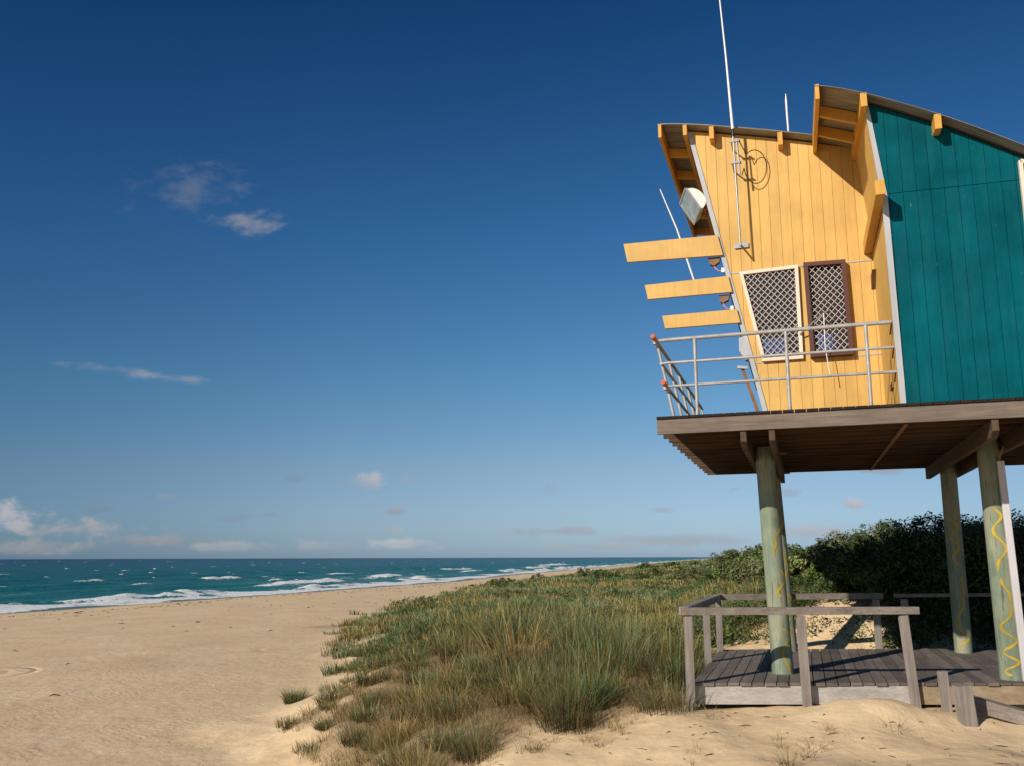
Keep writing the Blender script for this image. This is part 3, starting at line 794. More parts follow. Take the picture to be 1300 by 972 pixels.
# deck
mb = MB(); mb.box(0, DW, 0.0, .045, -.225, -.034); deck_f = part(mb, 'fascia', 'fascia', bevel=.004)
mb = MB()
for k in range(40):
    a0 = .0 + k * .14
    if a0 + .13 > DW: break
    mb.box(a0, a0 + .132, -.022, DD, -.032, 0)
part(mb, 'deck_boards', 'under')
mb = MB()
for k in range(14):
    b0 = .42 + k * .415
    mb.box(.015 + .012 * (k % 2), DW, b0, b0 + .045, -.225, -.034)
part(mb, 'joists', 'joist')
mb = MB().bar((2.92, .1, -.232), (2.92, DD - .1, -.232), .05, .006); part(mb, 'metal_strap', 'rust')
for a in (1.06, 1.40, 3.84, 4.26):
    mb = MB(); lo = -.43
    mb.prism([(.03, -.229), (5.75, -.229), (5.75, lo), (.16, lo), (.03, lo + .07)], a - .036, a + .036, 'yz')
    part(mb, 'beam', 'beamy', bevel=.004)
# poles
def pole(top, base, r, seed):
    n = 28; mbp = MB(); pts = []; rr = []
    for k in range(n + 1):
        t = k / n
        pts.append((base[0] + (top[0] - base[0]) * t, base[1] + (top[1] - base[1]) * t, -DZ - .4 + (DZ + .4 - .24) * t))
        rr.append(r * (1.04 - .10 * t))
    mbp.tube(pts, rr, 28)
    p = part(mbp, 'pole', 'pole', smooth=True)
    # painted squiggle: a ribbon lying on the round face
    cam = (1.687, -10.87); rs_ = np.random.default_rng(seed)
    for za, zb_, phs in squig[seed]:
        m2 = MB(); vs = []; K = 60
        for k in range(K + 1):
            t = k / K; z = za + (zb_ - za) * t
            q = (z + DZ + .4) / (DZ + .4 - .24)
            cx = base[0] + (top[0] - base[0]) * q; cy = base[1] + (top[1] - base[1]) * q
            ang0 = math.atan2(cam[1] - cy, cam[0] - cx)
            per = .46 + .05 * math.sin(z * 3 + seed)
            an = ang0 + {1: .62, 2: .30}.get(seed, .12) + .50 * math.sin(2 * math.pi * z / per + phs) + .10 * math.sin(z * 23 + seed)
            dan = .5 * math.cos(2 * math.pi * z / per + phs) * 2 * math.pi / per * r
            L = math.hypot(1, dan); wv = .016 + .005 * math.sin(z * 31 + seed)
            R_ = r * (1.04 - .10 * q) + .004
            for sg in (-1, 1):
                za2 = z + sg * wv * (-dan / L); aa = an + sg * wv / L / r
                vs.append((cx + math.cos(aa) * R_, cy + math.sin(aa) * R_, za2))
        m2.add(vs, [(2*k, 2*k+1, 2*k+3, 2*k+2) for k in range(K)])
        o = part(m2, 'painted_squiggle', 'squig', p, smooth=True)
    return p
squig = {1: [(-3.28, -2.72, .6), (-2.30, -1.95, 2.0), (-1.75, -1.30, .7)], 2: [(-3.0, -1.0, 1.2)], 3: [(-3.26, -2.05, 0), (-1.95, -1.15, 1.5)], 4: [(-3.26, -2.1, 2.2), (-1.9, -1.1, .4)]}
pole((1.24, 1.76), (1.345, 1.66), .138, 1)
pole((1.24, 4.85), (1.385, 4.65), .132, 2)
pFR = pole((4.06, 1.76), (4.13, 1.95), .138, 3)
pole((4.06, 5.05), (4.08, 5.20), .132, 4)
mb = MB().bar((4.17, 1.66, -.55), (4.262, 1.82, -DZ - .2), .085, .10, (0, 1, 0)); part(mb, 'conduit', 'pvc', pFR, bevel=.006)
mb = MB().tube([(4.155, 1.66, -.56), (4.17, 1.62, -.46), (4.24, 1.60, -.36), (4.27, 1.64, -.24)], .022, 8); part(mb, 'pipe', 'rust', pFR, smooth=True)
# braces at the pole heads are bolts
for a, b in ((1.02, 1.76), (1.02, 4.85), (3.80, 1.76), (3.80, 5.05)):
    part(MB().tube([(a - .02, b, -.33), (a + .52, b, -.33)], .012, 6), 'bolt', 'rust')

# roofs: z as a function of a
YA = [-.081, .456, 1.044, 1.593, 2.134, 2.95]; YZ = [4.835, 4.736, 4.585, 4.440, 4.280, 4.02]
def zroofY(a, b=0): return float(np.interp(a, YA, YZ))
TA = [2.156, 2.736, 3.163, 3.575, 3.97, 4.355, 4.9, 5.75]; TZ = [4.087, 3.85, 3.626, 3.40, 3.15, 2.90, 2.52, 1.86]
def zroofT(a, b=0): return float(np.interp(a, TA, TZ)) + .10 * (b + .25)
def roof_sheet(zf, a0, a1, b0, b1, name):
    na, nb = 22, int((b1 - b0) / .076 * 4)
    A, B = np.meshgrid(np.linspace(a0, a1, na), np.linspace(b0, b1, nb), indexing='ij')
    # smooth the polyline profile
    Z = np.zeros_like(A)
    for dq in (-.25, -.12, 0, .12, .25):
        Z += np.vectorize(zf)(np.clip(A + dq, a0, a1), B) / 5
    Z += .010 * np.sin(2 * np.pi * B / .076)
    i = np.arange(na * nb).reshape(na, nb)
    q = np.stack([i[:-1, :-1], i[1:, :-1], i[1:, 1:], i[:-1, 1:]], -1).reshape(-1, 4)
    o = fast_mesh(name, np.stack([A, B, Z + DZ], -1).reshape(-1, 3), q, M['roof'], hut, smooth=True)
    s = o.modifiers.new('solid', 'SOLIDIFY'); s.thickness = .006; s.offset = 0
    return o
roofY = roof_sheet(zroofY, -.09, 2.84, S - .2, 6.3, 'roof')
roofT = roof_sheet(zroofT, 2.145, 5.75, -.25, 5.3, 'roof')
tag(roofY, 'lower curved roof sheet over the yellow room'); tag(roofT, 'higher curved roof sheet over the teal room')
# roof timbers
def purlin(a, b0, b1, zf, w, h, par):
    mb = MB(); n = 2
    z0, z1 = zf(a, b0) - .014, zf(a, b1) - .014
    vs = []
    for b, z, dh in ((b0, z0, h), (b1, z1, h)):
        vs += [(a - w/2, b, z - dh), (a + w/2, b, z - dh), (a + w/2, b, z), (a - w/2, b, z)]
    mb.add(vs, [(0,1,2,3),(7,6,5,4),(0,4,5,1),(1,5,6,2),(2,6,7,3),(3,7,4,0)])
    return part(mb, 'purlin', 'orange', par, bevel=.004)
tag(purlin(-.055, S - .195, 6.25, zroofY, .05, .215, roofY), 'long yellow eave board')
purlin(.325, S - .195, 6.25, zroofY, .06, .17, roofY)
for a in (.72, 1.70): purlin(a, S - .195, S + .3, zroofY, .07, .20, roofY)
for b in (2.4, 3.25, 4.15, 5.1, 6.0):
    mb = MB(); a0, a1 = -.028, .294
    mb.prism([(a0, zroofY(a0) - .17), (a1, zroofY(a1) - .16), (a1, zroofY(a1) - .02), (a0, zroofY(a0) - .02)], b - .022, b + .022)
    part(mb, 'rafter', 'orange', roofY)
tag(purlin(2.172, -.24, 5.2, zroofT, .05, .20, roofT), 'yellow eave board of the higher roof')
purlin(2.70, -.245, 5.2, zroofT, .075, .18, roofT)
for a in (3.495, 4.62): purlin(a, -.245, .5, zroofT, .075, .19, roofT)
for b in (.42, 1.12, 1.9, 2.8, 3.7):
    mb = MB(); a0, a1 = 2.20, 2.66
    mb.prism([(a0, zroofT(a0, b) - .17), (a1, zroofT(a1, b) - .17), (a1, zroofT(a1, b) - .02), (a0, zroofT(a0, b) - .02)], b - .022, b + .022)
    part(mb, 'rafter', 'orange', roofT)

def plank_wall(poly, b0, b1, pitch, start, gap=.007, off=0):
    mb = MB(); lo = min(p[0] for p in poly); hi = max(p[0] for p in poly)
    k = math.floor((lo - start) / pitch)
    while start + k * pitch < hi:
        q = clip_strip(poly, start + k * pitch + gap / 2, start + (k + 1) * pitch - gap / 2)
        if len(q) >= 3: mb.prism(q, b0, b1)
        k += 1
    mb.prism(poly, b0 + .009, b1 + .004)      # solid sheet behind the grooves
    return mb
LE = lambda z: 1.318 - .2055 * z          # left edge of the yellow room, leaning out
# yellow front with two openings cut: built as fields round the openings
ytop = [(a, zroofY(a) - .035) for a in (2.80, 2.4, 2.134, 1.9, 1.593, 1.3, 1.044, .75, .456, .40)]
ypoly = [(LE(.002), .002), (2.905, .002), (2.905, 2.66), (2.755, zroofY(2.755) - .035)] + [p for p in ytop if p[0] < 2.74] + [(LE(4.70), 4.70)]
ypoly = [p for p in ypoly]
yw = part(plank_wall(ypoly, S, S + .05, .1475, .02), 'front_wall', 'yellow'); tag(yw, 'sunlit yellow boarded front wall')
mb = MB().prism([(LE(0) - .012, .002), (LE(0) + .055, .002), (LE(4.72) + .06, 4.70), (LE(4.72) - .012, 4.72)], S - .018, S - .001)
part(mb, 'corner_trim', 'trim')
# left leaning wall of the yellow room, with its long sea window
mb = MB(); BK = 5.0
mb.add([(LE(0), S + .052, .002), (LE(0), BK, .002), (LE(4.68), BK, 4.68), (LE(4.68), S + .052, 4.68), (LE(0) + .06, S + .052, .002), (LE(0) + .06, BK, .002), (LE(4.68) + .06, BK, 4.66), (LE(4.68) + .06, S + .052, 4.66)],
       [(0,1,2,3),(7,6,5,4),(0,4,5,1),(1,5,6,2),(2,6,7,3),(3,7,4,0)])
part(mb, 'side_wall', 'yellow')
for b in (2.3, 3.2, 4.1):
    mb = MB(); e = .03
    mb.add([(LE(1.1) - e, b - .36, 1.1), (LE(1.1) - e, b + .36, 1.1), (LE(2.3) - e, b + .36, 2.3), (LE(2.3) - e, b - .36, 2.3), (LE(1.1), b - .36, 1.1), (LE(1.1), b + .36, 1.1), (LE(2.3), b + .36, 2.3), (LE(2.3), b - .36, 2.3)],
           [(0,1,2,3),(7,6,5,4),(0,4,5,1),(1,5,6,2),(2,6,7,3),(3,7,4,0)])
    part(mb, 'window', 'dark')
mb = MB().prism([(LE(0), .002), (5.4, .002), (5.4, 1.9), (2.74, 3.9), (2.74, 3.95), (LE(4.6), 4.62)], 5.0, 5.05); part(mb, 'back_wall', 'yellow')
# teal room
tpoly_low = [(2.905, .002), (5.42, .002), (5.42, 2.0), (5.25, 2.15), (4.9, 2.47), (4.80, 2.56), (2.886, 2.60)]
tpoly_up = [(2.886, 2.606), (4.80, 2.566), (4.62, 2.68), (4.355, 2.87), (3.97, 3.12), (3.575, 3.37), (3.163, 3.60), (2.752, 3.82)]
mbw = plank_wall(tpoly_low, .0, .045, .152, 2.93); mb2 = plank_wall(tpoly_up, -.003, .045, .152, 2.93)
mbw.add(mb2.v, mb2.f); tw = part(mbw, 'front_wall', 'teal'); tag(tw, 'teal boarded front wall with a seam across it')
mb = MB().prism([(2.862, .002), (2.928, .002), (2.905, 2.55), (2.835, 2.55)], -.02, -.002)
mb.prism([(2.835, 2.55), (2.905, 2.55), (2.765, 3.83), (2.715, 3.86)], -.02, -.005)
part(mb, 'corner_trim', 'trim')
mb = MB()
for z0, a0, z1, a1 in ((.002, 2.870, 2.64, 2.848), (2.64, 2.848, 3.98, 2.712)):
    mb.add([(a0, .002, z0), (a0, 5.0, z0), (a1, 5.0, z1 + (.2 if z1 > 3 else 0)), (a1, .002, z1 - (.13 if z1 > 3 else 0)), (a0 + .03, .002, z0), (a0 + .03, 5.0, z0), (a1 + .03, 5.0, z1), (a1 + .03, .002, z1 - .13 * (z1 > 3))],
           [(0,1,2,3),(7,6,5,4),(0,4,5,1),(1,5,6,2),(2,6,7,3),(3,7,4,0)])
part(mb, 'return_wall', 'yellow')
mb = MB().box(5.385, 5.43, .05, 5.0, .002, 2.02); part(mb, 'end_wall', 'teal')
# window at the far right of the teal front
wf = MB(); P4 = [(4.352, 2.0), (5.0, 2.0), (5.0, 2.40), (4.352, 2.79)]
for i in range(4):
    p, q = P4[i], P4[(i + 1) % 4]; wf.bar((p[0], -.028, p[1]), (q[0], -.028, q[1]), .04, .06, (0, 1, 0))
wf_ = part(wf, 'window', 'cream'); part(MB().prism([(4.38, 2.03), (4.97, 2.03), (4.97, 2.39), (4.38, 2.74)], -.012, -.006), 'pane', 'dark', wf_)
# jutting beam on the return wall, with a small dark brown wedge under it
mb = MB().box(2.735, 2.842, -.40, S - .004, 2.448, 2.63); part(mb, 'jutting_beam', 'orange', bevel=.004)
mb = MB().prism([(S - .30, 2.12), (S - .004, 2.12), (S - .004, 1.92)], 2.80, 2.86, 'yz'); part(mb, 'brown_wedge', 'rust')

# sunshade boards
for tl, bl_, tr, brr in (((-.691, 3.002), (-.637, 2.702), (.73, 2.968), (.80, 2.648)), ((-.38, 2.307), (-.339, 2.079), (.86, 2.317), (.905, 2.067)), ((-.133, 1.799), (-.092, 1.599), (.96, 1.80), (1.00, 1.592))):
    mb = MB().prism([bl_, brr, tr, tl], S - .065, S - .021); sb_ = part(mb, 'sunshade_board', 'yellow', bevel=.003)
# windows with security grilles
def grille_window(poly, frame, fw, off, label):
    mb = MB(); n = len(poly); y = S - off
    cx = sum(p[0] for p in poly) / n; cz = sum(p[1] for p in poly) / n
    for i in range(n):
        p, q = poly[i], poly[(i + 1) % n]
        d = Vector((q[0]-p[0], 0, q[1]-p[1])).normalized()
        ex = fw * .5 if i % 2 == 0 else -fw * .5
        mb.bar((p[0] - d.x * ex, y, p[1] - d.z * ex), (q[0] + d.x * ex, y, q[1] + d.z * ex), fw, off * 1.6, (0, 1, 0))
    w_ = part(mb, 'window', frame, bevel=.003); tag(w_, label)
    inn = [(cx + (p[0]-cx) * .97, cz + (p[1]-cz) * .98) for p in poly]
    part(MB().prism(inn, S - .012, S - .006), 'pane', 'dark', w_)
    lo = min(p[1] for p in inn)
    b_ = [(p[0], p[1]) for p in clip_strip(inn, lo + .05, lo + .30, 1)]
    rgs = sorted(set(round(p[0], 3) for p in b_)); 
    part(MB().prism(clip_strip(b_, min(rgs) + .05, min(rgs) + .62 * (max(rgs) - min(rgs)), 0), S - .017, S - .013), 'blue_sheet', 'blue', w_)  # flat blue sheet across the lower left of the pane
    g = MB(); st = .098
    for sg, yy in ((1, S - off - .004), (-1, S - off + .004)):
        for k in range(-60, 60):
            c_ = k * st
            sgm = clip_seg((cx - 2, cz + sg * -2.2 + c_), (cx + 2, cz + sg * 2.2 + c_), poly)
            if sgm:
                g.bar((sgm[0][0], yy, sgm[0][1]), (sgm[1][0], yy, sgm[1][1]), .0085, .005, (0, 1, 0))
    part(g, 'grille', 'grille', w_)
grille_window([(1.30, 1.015), (1.815, 1.015), (1.818, 2.355), (1.045, 2.34)], 'cream', .05, .035, 'cream framed slanted window behind a diamond grille')
grille_window([(1.965, 1.02), (2.475, 1.02), (2.450, 2.34), (1.945, 2.355)], 'brown', .06, .065, 'brown framed upright window behind a diamond grille')
for a0, a1, z in ((2.50, 2.835, 2.355), (2.52, 2.86, .99), (LE(2.37) + .065, 1.015, 2.37), (LE(.99) + .065, 1.265, .985), (1.855, 1.91, 2.37)):
    part(MB().box(a0, a1, S - .008, S - .001, z - .009, z + .009), 'flashing', 'trim')
# vent block low on the return wall
part(MB().box(2.845, 2.864, .55, .80, .30, .37), 'vent', 'rust')

# railing of the upper deck
rail = MB()
rl = empty('railing', (0, 0, 0)); rl.parent = hut
def rtube(pts, r, name='rail', mat='galv', n=10): return part(MB().tube(pts, r, n), name, mat, rl, smooth=True)
AL = lambda z: .205 - .19 * z
rtube([(AL(1.0) + .02, .055, 1.0), (.2, .05, 1.005), (2.84, .05, 1.0)], .026)
rtube([(AL(.70), .12, .70), (AL(.7) + .02, .065, .70), (AL(.7) + .09, .05, .70), (2.85, .05, .69)], .018)
rtube([(AL(.40) + .02, .06, .40), (2.86, .05, .39)], .018)
for a in (.51, 1.628, 2.552): rtube([(a, .05, .0), (a, .05, 1.0)], .022, 'post')
for b in (.12, 1.15, 2.2, 3.3, 4.4, 5.4): rtube([(AL(0), b, 0), (AL(1.0), b, 1.0)], .020, 'post')
for z, b0 in ((1.0, -.10), (.70, .05), (.40, -.10)):
    rtube([(AL(z), b0, z), (AL(z), 5.45, z)], .020 if z < 1 else .024)
    if b0 < 0:
        rtube([(AL(z), b0 - .13, z), (AL(z), b0 + .03, z)], .029, 'end_cap', 'orangecap')
        rtube([(AL(z) - .01, .05, z - .045), (AL(z) - .01, .05, z + .04)], .035, 'clamp')
for z, b in ((1.0, .30), (.69, .25), (.39, .22)):
    rtube([(2.845, .05, z - .005), (2.845, b, z - .09)], .010, 'rail_shadow', 'rust', 8)  # brown tubes laid along the return wall as the rails' cast shadows

# ------------------------------------------------------------------ things fixed to the hut
def hthing(name, a, b, z, label, cat, group=None):
    x, y = to_cam(a, b)
    return empty(name, (x, y, DECK + z), TH, label=label, cat=cat, group=group)
def hp(mb, name, mat, par, **kw): return mb.build(name, M[mat], par, **kw)
# main whip antenna on its stand-off mast
t = hthing('radio_antenna', 1.067, 1.45, 2.68, 'tall white whip antenna on a thin steel mast before the yellow wall', 'antenna')
hp(MB().tube([(0, 0, 0), (-.03, 0, 1.70)], .014, 10), 'mast', 'steel', t, smooth=True)
hp(MB().tube([(-.03, -.0, 1.70), (-.028, -.0, 1.82)], .022, 10), 'base', 'dark', t, smooth=True)
hp(MB().tube([(-.028, -.0, 1.80), (-.075, 0, 3.0), (-.20, .0, 5.4)], [.021, .014, .006], 10), 'whip', 'white', t, smooth=True)
hp(MB().tube([(.045, 0, 1.10), (.02, 0, 1.66)], .013, 8), 'stub', 'steel', t, smooth=True)
for z in (1.28, 1.62):
    hp(MB().box(-.075, .065, -.02, .02, z - .012, z + .012).tube([(-.055, .02, z), (-.055, .30, z)], .012, 6).tube([(.06, -.05, z), (.06, .05, z)], .012, 6), 'bracket', 'steel', t)
hp(MB().box(-.10, .10, .268, .288, .06, .13).tube([(0, 0, .015), (0, .27, .09)], .014, 6), 'foot_plate', 'steel', t)
loop = [(.05, 0, 1.62)]
for k in range(21):
    an = math.pi * .75 - k / 20 * 2 * math.pi * .86
    loop.append((.26 + .16 * math.cos(an), .12 + .10 * math.sin(k / 20 * math.pi), 1.26 + .26 * math.sin(an)))
hp(MB().tube(loop + [(.07, .02, 1.08)], .007, 6), 'cable', 'dark', t, smooth=True)
# thin white whip by the sea wall
t = hthing('whip_antenna', .20, 3.1, 2.72, 'thin white whip antenna leaning behind the sunshade boards', 'antenna')
hp(MB().tube([(.07, 0, -.18), (-.24, 0, .97), (-.50, 0, 1.72)], [.016, .014, .008], 8), 'whip', 'white', t, smooth=True)
hp(MB().box(.03, .42, -.03, .03, -.22, -.16), 'bracket', 'steel', t)
# rear stub antenna on the roof
t = hthing('roof_antenna', 1.84, 3.0, 4.36, 'short white aerial standing on the lower roof beside the teal eave', 'antenna')
hp(MB().tube([(0, 0, 0), (-.01, 0, 1.32)], .017, 8), 'whip', 'white', t, smooth=True)
hp(MB().tube([(-.01, 0, 1.32), (-.01, 0, 1.40)], .007, 6), 'tip', 'steel', t)
hp(MB().box(-.05, .05, -.05, .05, -.03, .05), 'foot', 'steel', t)
# floodlight
t = hthing('floodlight', .33, 2.02, 3.62, 'square glass floodlight with rounded white housing under the left eave', 'floodlight')
ed = Vector((.21, 0, -.37)).normalized(); n_ = Vector((-.133, -.062, -.076)).normalized(); ed = (ed - n_ * ed.dot(n_)).normalized(); ed2 = n_.cross(ed)
def fp(u, v, w_): return tuple(ed * u + ed2 * v + n_ * w_)
h = .21; g = MB()
g.add([fp(-h, -h, .0), fp(h, -h, 0), fp(h, h, 0), fp(-h, h, 0), fp(-h, -h, .03), fp(h, -h, .03), fp(h, h, .03), fp(-h, h, .03)], [(0,1,2,3),(7,6,5,4),(0,4,5,1),(1,5,6,2),(2,6,7,3),(3,7,4,0)])
hp(g, 'glass', 'glass', t)
g = MB(); prof = []
K = 10
for k in range(K + 1):
    an = math.pi * k / K; prof.append((math.cos(an) * h * .97, -math.sin(an) * .17 - .002))
vs = [fp(u, -h * .9, w_) for u, w_ in prof] + [fp(u, h * .9, w_) for u, w_ in prof]; n = len(prof)
g.add(vs, [tuple(range(n)), tuple(range(2*n-1, n-1, -1))] + [(i, i+1, n+i+1, n+i) for i in range(n-1)] + [(n-1, 0, n, 2*n-1)])
hp(g, 'housing', 'white', t, smooth=True)
g = MB()
for q in (-1, 1):
    g.bar(fp(-h, q * h, .033), fp(h, q * h, .033), .03, .012, tuple(n_)); g.bar(fp(q * h, -h, .033), fp(q * h, h, .033), .03, .012, tuple(n_))
hp(g, 'rim', 'galv', t)
g = MB().tube([fp(.1, 0, -.13), (.24, .0, -.05), (.31, -.02, -.03)], .03, 8).tube([(.16, .02, -.16), (.28, .0, -.20), (.36, -.02, -.28)], .025, 8).box(.22, .34, -.06, .06, -.13, -.05)
hp(g, 'bracket', 'rust', t, smooth=True)
# little boxes with pink leads below the sunshade boards
for k, (a, z, lb) in enumerate(((.655, 2.66, 'rusty junction box with pink lead under the top sunshade board'), (.76, 2.06, 'rusty junction box with pink lead under the middle sunshade board'))):
    t = hthing('junction_box', a, S + .06, z - .11, lb, 'junction box')
    sc_ = 1 if k == 0 else .6
    hp(MB().prism([(-.09 * sc_, .10), (.10, .10), (.08, .02), (0, -.03 * sc_), (-.06 * sc_, .0)], -.06, .03), 'box', 'rust', t)
    hp(MB().tube([(-.0, -.03, .02), (.01, -.04, -.06), (.06, -.04, -.11), (.12, -.04, -.12)], .009, 6), 'lead', 'pink', t, smooth=True)
    hp(MB().box(.105, .15, -.07, .0, -.15, -.08), 'clip', 'white', t)
t = hthing('horn_speaker', 1.01, S + .05, 1.18, 'white horn speaker tucked behind the leaning corner trim', 'speaker')
hp(MB().prism([(-.05, .20), (.02, .22), (.11, -.12), (.03, -.14), (-.05, .0)], -.05, .10), 'horn', 'trim', t, bevel=.015)
hp(MB().bar((-.09, .02, -.22), (.06, .02, -.24), .04, .04), 'bracket', 'galv', t)
hp(MB().bar((-.02, .06, -.24), (.20, .06, -1.0), .05, .05), 'arm', 'rust', t)
# aerial rod and cord in front of the brown window
t = hthing('cord_bracket', 1.86, S - .08, 1.40, 'thin bent rod with a dangling white cord before the brown framed window', 'bracket')
hp(MB().tube([(-.05, 0, -.06), (.28, -.16, .18), (.36, -.16, .22)], .010, 6), 'rod', 'steel', t, smooth=True)
hp(MB().tube([(.28, -.16, .18), (.27, -.16, -.3), (.31, -.16, -.72)], .006, 6), 'cord', 'white', t, smooth=True)

# ------------------------------------------------------------------ boardwalk
bw = empty('boardwalk', (HX, HY, Z0), TH, label='grey timber boardwalk platform with a low handrail under the hut', cat='boardwalk')
def bpart(mb, name, mat, par=bw, **kw): return mb.build(name, M[mat], par, **kw)
dpoly = [to_hut(*p) for p in ((2.24, 11.12), (9.6, 10.98), (9.6, 15.15), (3.53, 15.05))]
mb = MB(); k = 0; lo = min(p[0] for p in dpoly); hi = max(p[0] for p in dpoly)
def plank_edges(k): return lo + k * .146
while plank_edges(k) < hi:
    e = rng.uniform(-.018, .018)
    q = clip_strip(dpoly, plank_edges(k) + .006, plank_edges(k + 1) - .006)
    if len(q) >= 3:
        m = sum(p[1] for p in q) / len(q)
        q = [(p[0], p[1] + (e if p[1] < m else -e)) for p in q]
        mb.prism(q, -.035 + rng.uniform(-.002, .002), rng.uniform(-.003, .003), 'xy')
    k += 1
bpart(mb, 'decking', 'board')
def hb(x, y, z): a, b = to_hut(x, y); return (a, b, z)
mb = MB().bar(hb(2.26, 11.17, -.15), hb(5.02, 11.11, -.15), .045, .22); bpart(mb, 'front_fascia', 'woodw')
mb = MB().bar(hb(5.04, 11.10, -.15), hb(9.55, 11.03, -.15), .045, .22); bpart(mb, 'front_fascia', 'tan')
mb = MB().bar(hb(3.58, 15.0, -.15), hb(9.55, 15.1, -.15), .045, .22); bpart(mb, 'back_fascia', 'woodx')
mb = MB().bar(hb(2.30, 11.2, -.15), hb(3.56, 15.0, -.15), .045, .22); bpart(mb, 'side_fascia', 'woody')
mb = MB()
for k in range(7): mb.bar(hb(2.5 + .2 * k, 11.6 + .55 * k, -.11), hb(9.5, 11.5 + .55 * k, -.11), .05, .14)
bpart(mb, 'bearers', 'joist')
RH = .93
def hrail(p, q, z=RH, mat='woodx', w=.045, h=.105): return bpart(MB().bar(hb(*p, z - .05), hb(*q, z - .05), w, h), 'handrail', mat, bevel=.004)
def hpost(x, y, top=RH - .11, bot=-.75, w=.095, lean=0):
    return bpart(MB().bar(hb(x, y, bot), hb(x + lean, y, top), w, w * .95, (SI, CO, 0)), 'post', 'woodz', bevel=.005)
hrail((2.115, 11.02), (5.10, 11.06), h=.092, w=.10)
hrail((2.16, 11.09), (3.46, 14.78), mat='woody', h=.10, w=.12)
hrail((3.47, 14.82), (6.38, 15.13), h=.10, w=.09)
hrail((6.62, 15.2), (10.2, 15.6), h=.06)
hpost(2.20, 11.04); hpost(3.64, 11.03, lean=-.03); hpost(5.0, 11.04, bot=-.6, lean=-.10)
hpost(2.93, 13.30, w=.09); hpost(3.47, 14.80, w=.09)
hpost(6.28, 15.16); hpost(6.80, 15.22); hpost(8.6, 15.45)
# stumps and sleeper at the open corner
def stump(x, y, top, w, lean, label):
    z = float(ground(x, y)) - .15
    o = MB().bar((0, 0, 0), (lean, 0, Z0 + top - z), w, w * .8, (0, 1, 0)).build('stump_post', M['woodz'], None, bevel=.008)
    o.location = (x, y, z); tag(o, label, 'stump')
stump(5.16, 10.62, .20, .10, -.03, 'short grey stump post just right of the last front handrail post')
stump(5.16, 10.15, .10, .17, -.05, 'broad weathered stump in front of the thin one by the handrail')
z = Z0 - .12
o = MB().bar((0, 0, 0), (.62, -.52, -.16), .16, .16).build('timber_sleeper', M['woodx'], None, bevel=.01)
o.location = (5.28, 10.62, z); tag(o, 'grey timber sleeper lying at the right foot of the broad stump', 'sleeper')

# ------------------------------------------------------------------ camera
cam = bpy.data.cameras.new('camera'); co = bpy.data.objects.new('camera', cam); COL.objects.link(co)
cam.sensor_width = 36; cam.lens = 36 * F / 1300; cam.shift_y = (CY - 486) / 1300
cam.clip_start = .1; cam.clip_end = 90000
co.matrix_world = Matrix.Translation((0, 0, EYE)) @ Matrix.Rotation(math.pi / 2 + PITCH, 4, 'X') @ Matrix.Rotation(ROLL, 4, 'Z')
sc.camera = co

# ------------------------------------------------------------------ light
trav = Vector((.54 * CO - 1 * SI, .54 * SI + 1 * CO, -.54)).normalized()
sun = bpy.data.lights.new('sun', 'SUN'); so = bpy.data.objects.new('sun', sun); COL.objects.link(so)
sun.energy = 4.9; sun.angle = math.radians(.53); sun.color = (1, .93, .82)
so.rotation_euler = trav.to_track_quat('-Z', 'Y').to_euler()
so.location = (-20, -20, 30)
elev = math.asin(-trav.z); sunaz = math.atan2(-trav.x, -trav.y)

wd = bpy.data.worlds.new('World'); sc.world = wd; wd.use_nodes = True
nt = wd.node_tree; bg = nt.nodes['Background']
sky = nt.nodes.new('ShaderNodeTexSky'); sky.sky_type = 'NISHITA'; sky.sun_disc = False
sky.sun_elevation = elev; sky.sun_rotation = sunaz
sky.altitude = 0; sky.air_density = 1.0; sky.dust_density = .35; sky.ozone_density = 2.5
tc = nt.nodes.new('ShaderNodeTexCoord'); sp = nt.nodes.new('ShaderNodeSeparateXYZ'); nt.links.new(tc.outputs['Generated'], sp.inputs[0])
el = sp.outputs[2]
skyc = sky.outputs[0]
TINT = ramp(nt, el, [(0, (.53, .77, 1.36)), (.045, (.65, .81, 1.17)), (.10, (.733, .823, 1.005)), (.19, (.547, .84, 1.0)), (.36, (.304, .69, .98)), (.565, (.115, .42, .716)), (.8, (.06, .28, .55))])
skyc = mixc(nt, 1.0, skyc, TINT, 'MULTIPLY')
# clouds, by direction
ysafe = mathn(nt, 'MAXIMUM', sp.outputs[1], .05)
U = mathn(nt, 'DIVIDE', sp.outputs[0], ysafe); Vv = mathn(nt, 'DIVIDE', sp.outputs[2], ysafe)
skyc = mixc(nt, 1.0, skyc, ramp(nt, mathn(nt, 'ADD', mathn(nt, 'MULTIPLY', sp.outputs[0], .5), .5), [(.24, (.60, .73, .81)), (.40, (.92, .95, .97)), (.52, (1, 1, 1)), (.62, (1, 1, 1)), (.78, (.80, .84, .87))]), 'MULTIPLY')  # sky darkened towards both sides, lens vignetting put into its colour
cmb = nt.nodes.new('ShaderNodeCombineXYZ'); nt.links.new(U, cmb.inputs[0]); nt.links.new(mathn(nt, 'MULTIPLY', Vv, 1.8), cmb.inputs[1])
f1 = noise(nt, cmb.outputs[0], 26, 7, .62); f2 = noise(nt, cmb.outputs[0], 7, 5, .6)
fn = mathn(nt, 'ADD', mathn(nt, 'MULTIPLY', f1, .65), mathn(nt, 'MULTIPLY', f2, .35))
def uv(px, py):
    u = (px - 650) / F; v = (CY - py) / F
    yy = math.cos(PITCH) - v * math.sin(PITCH); zz = math.sin(PITCH) + v * math.cos(PITCH)
    return u / yy, zz / yy
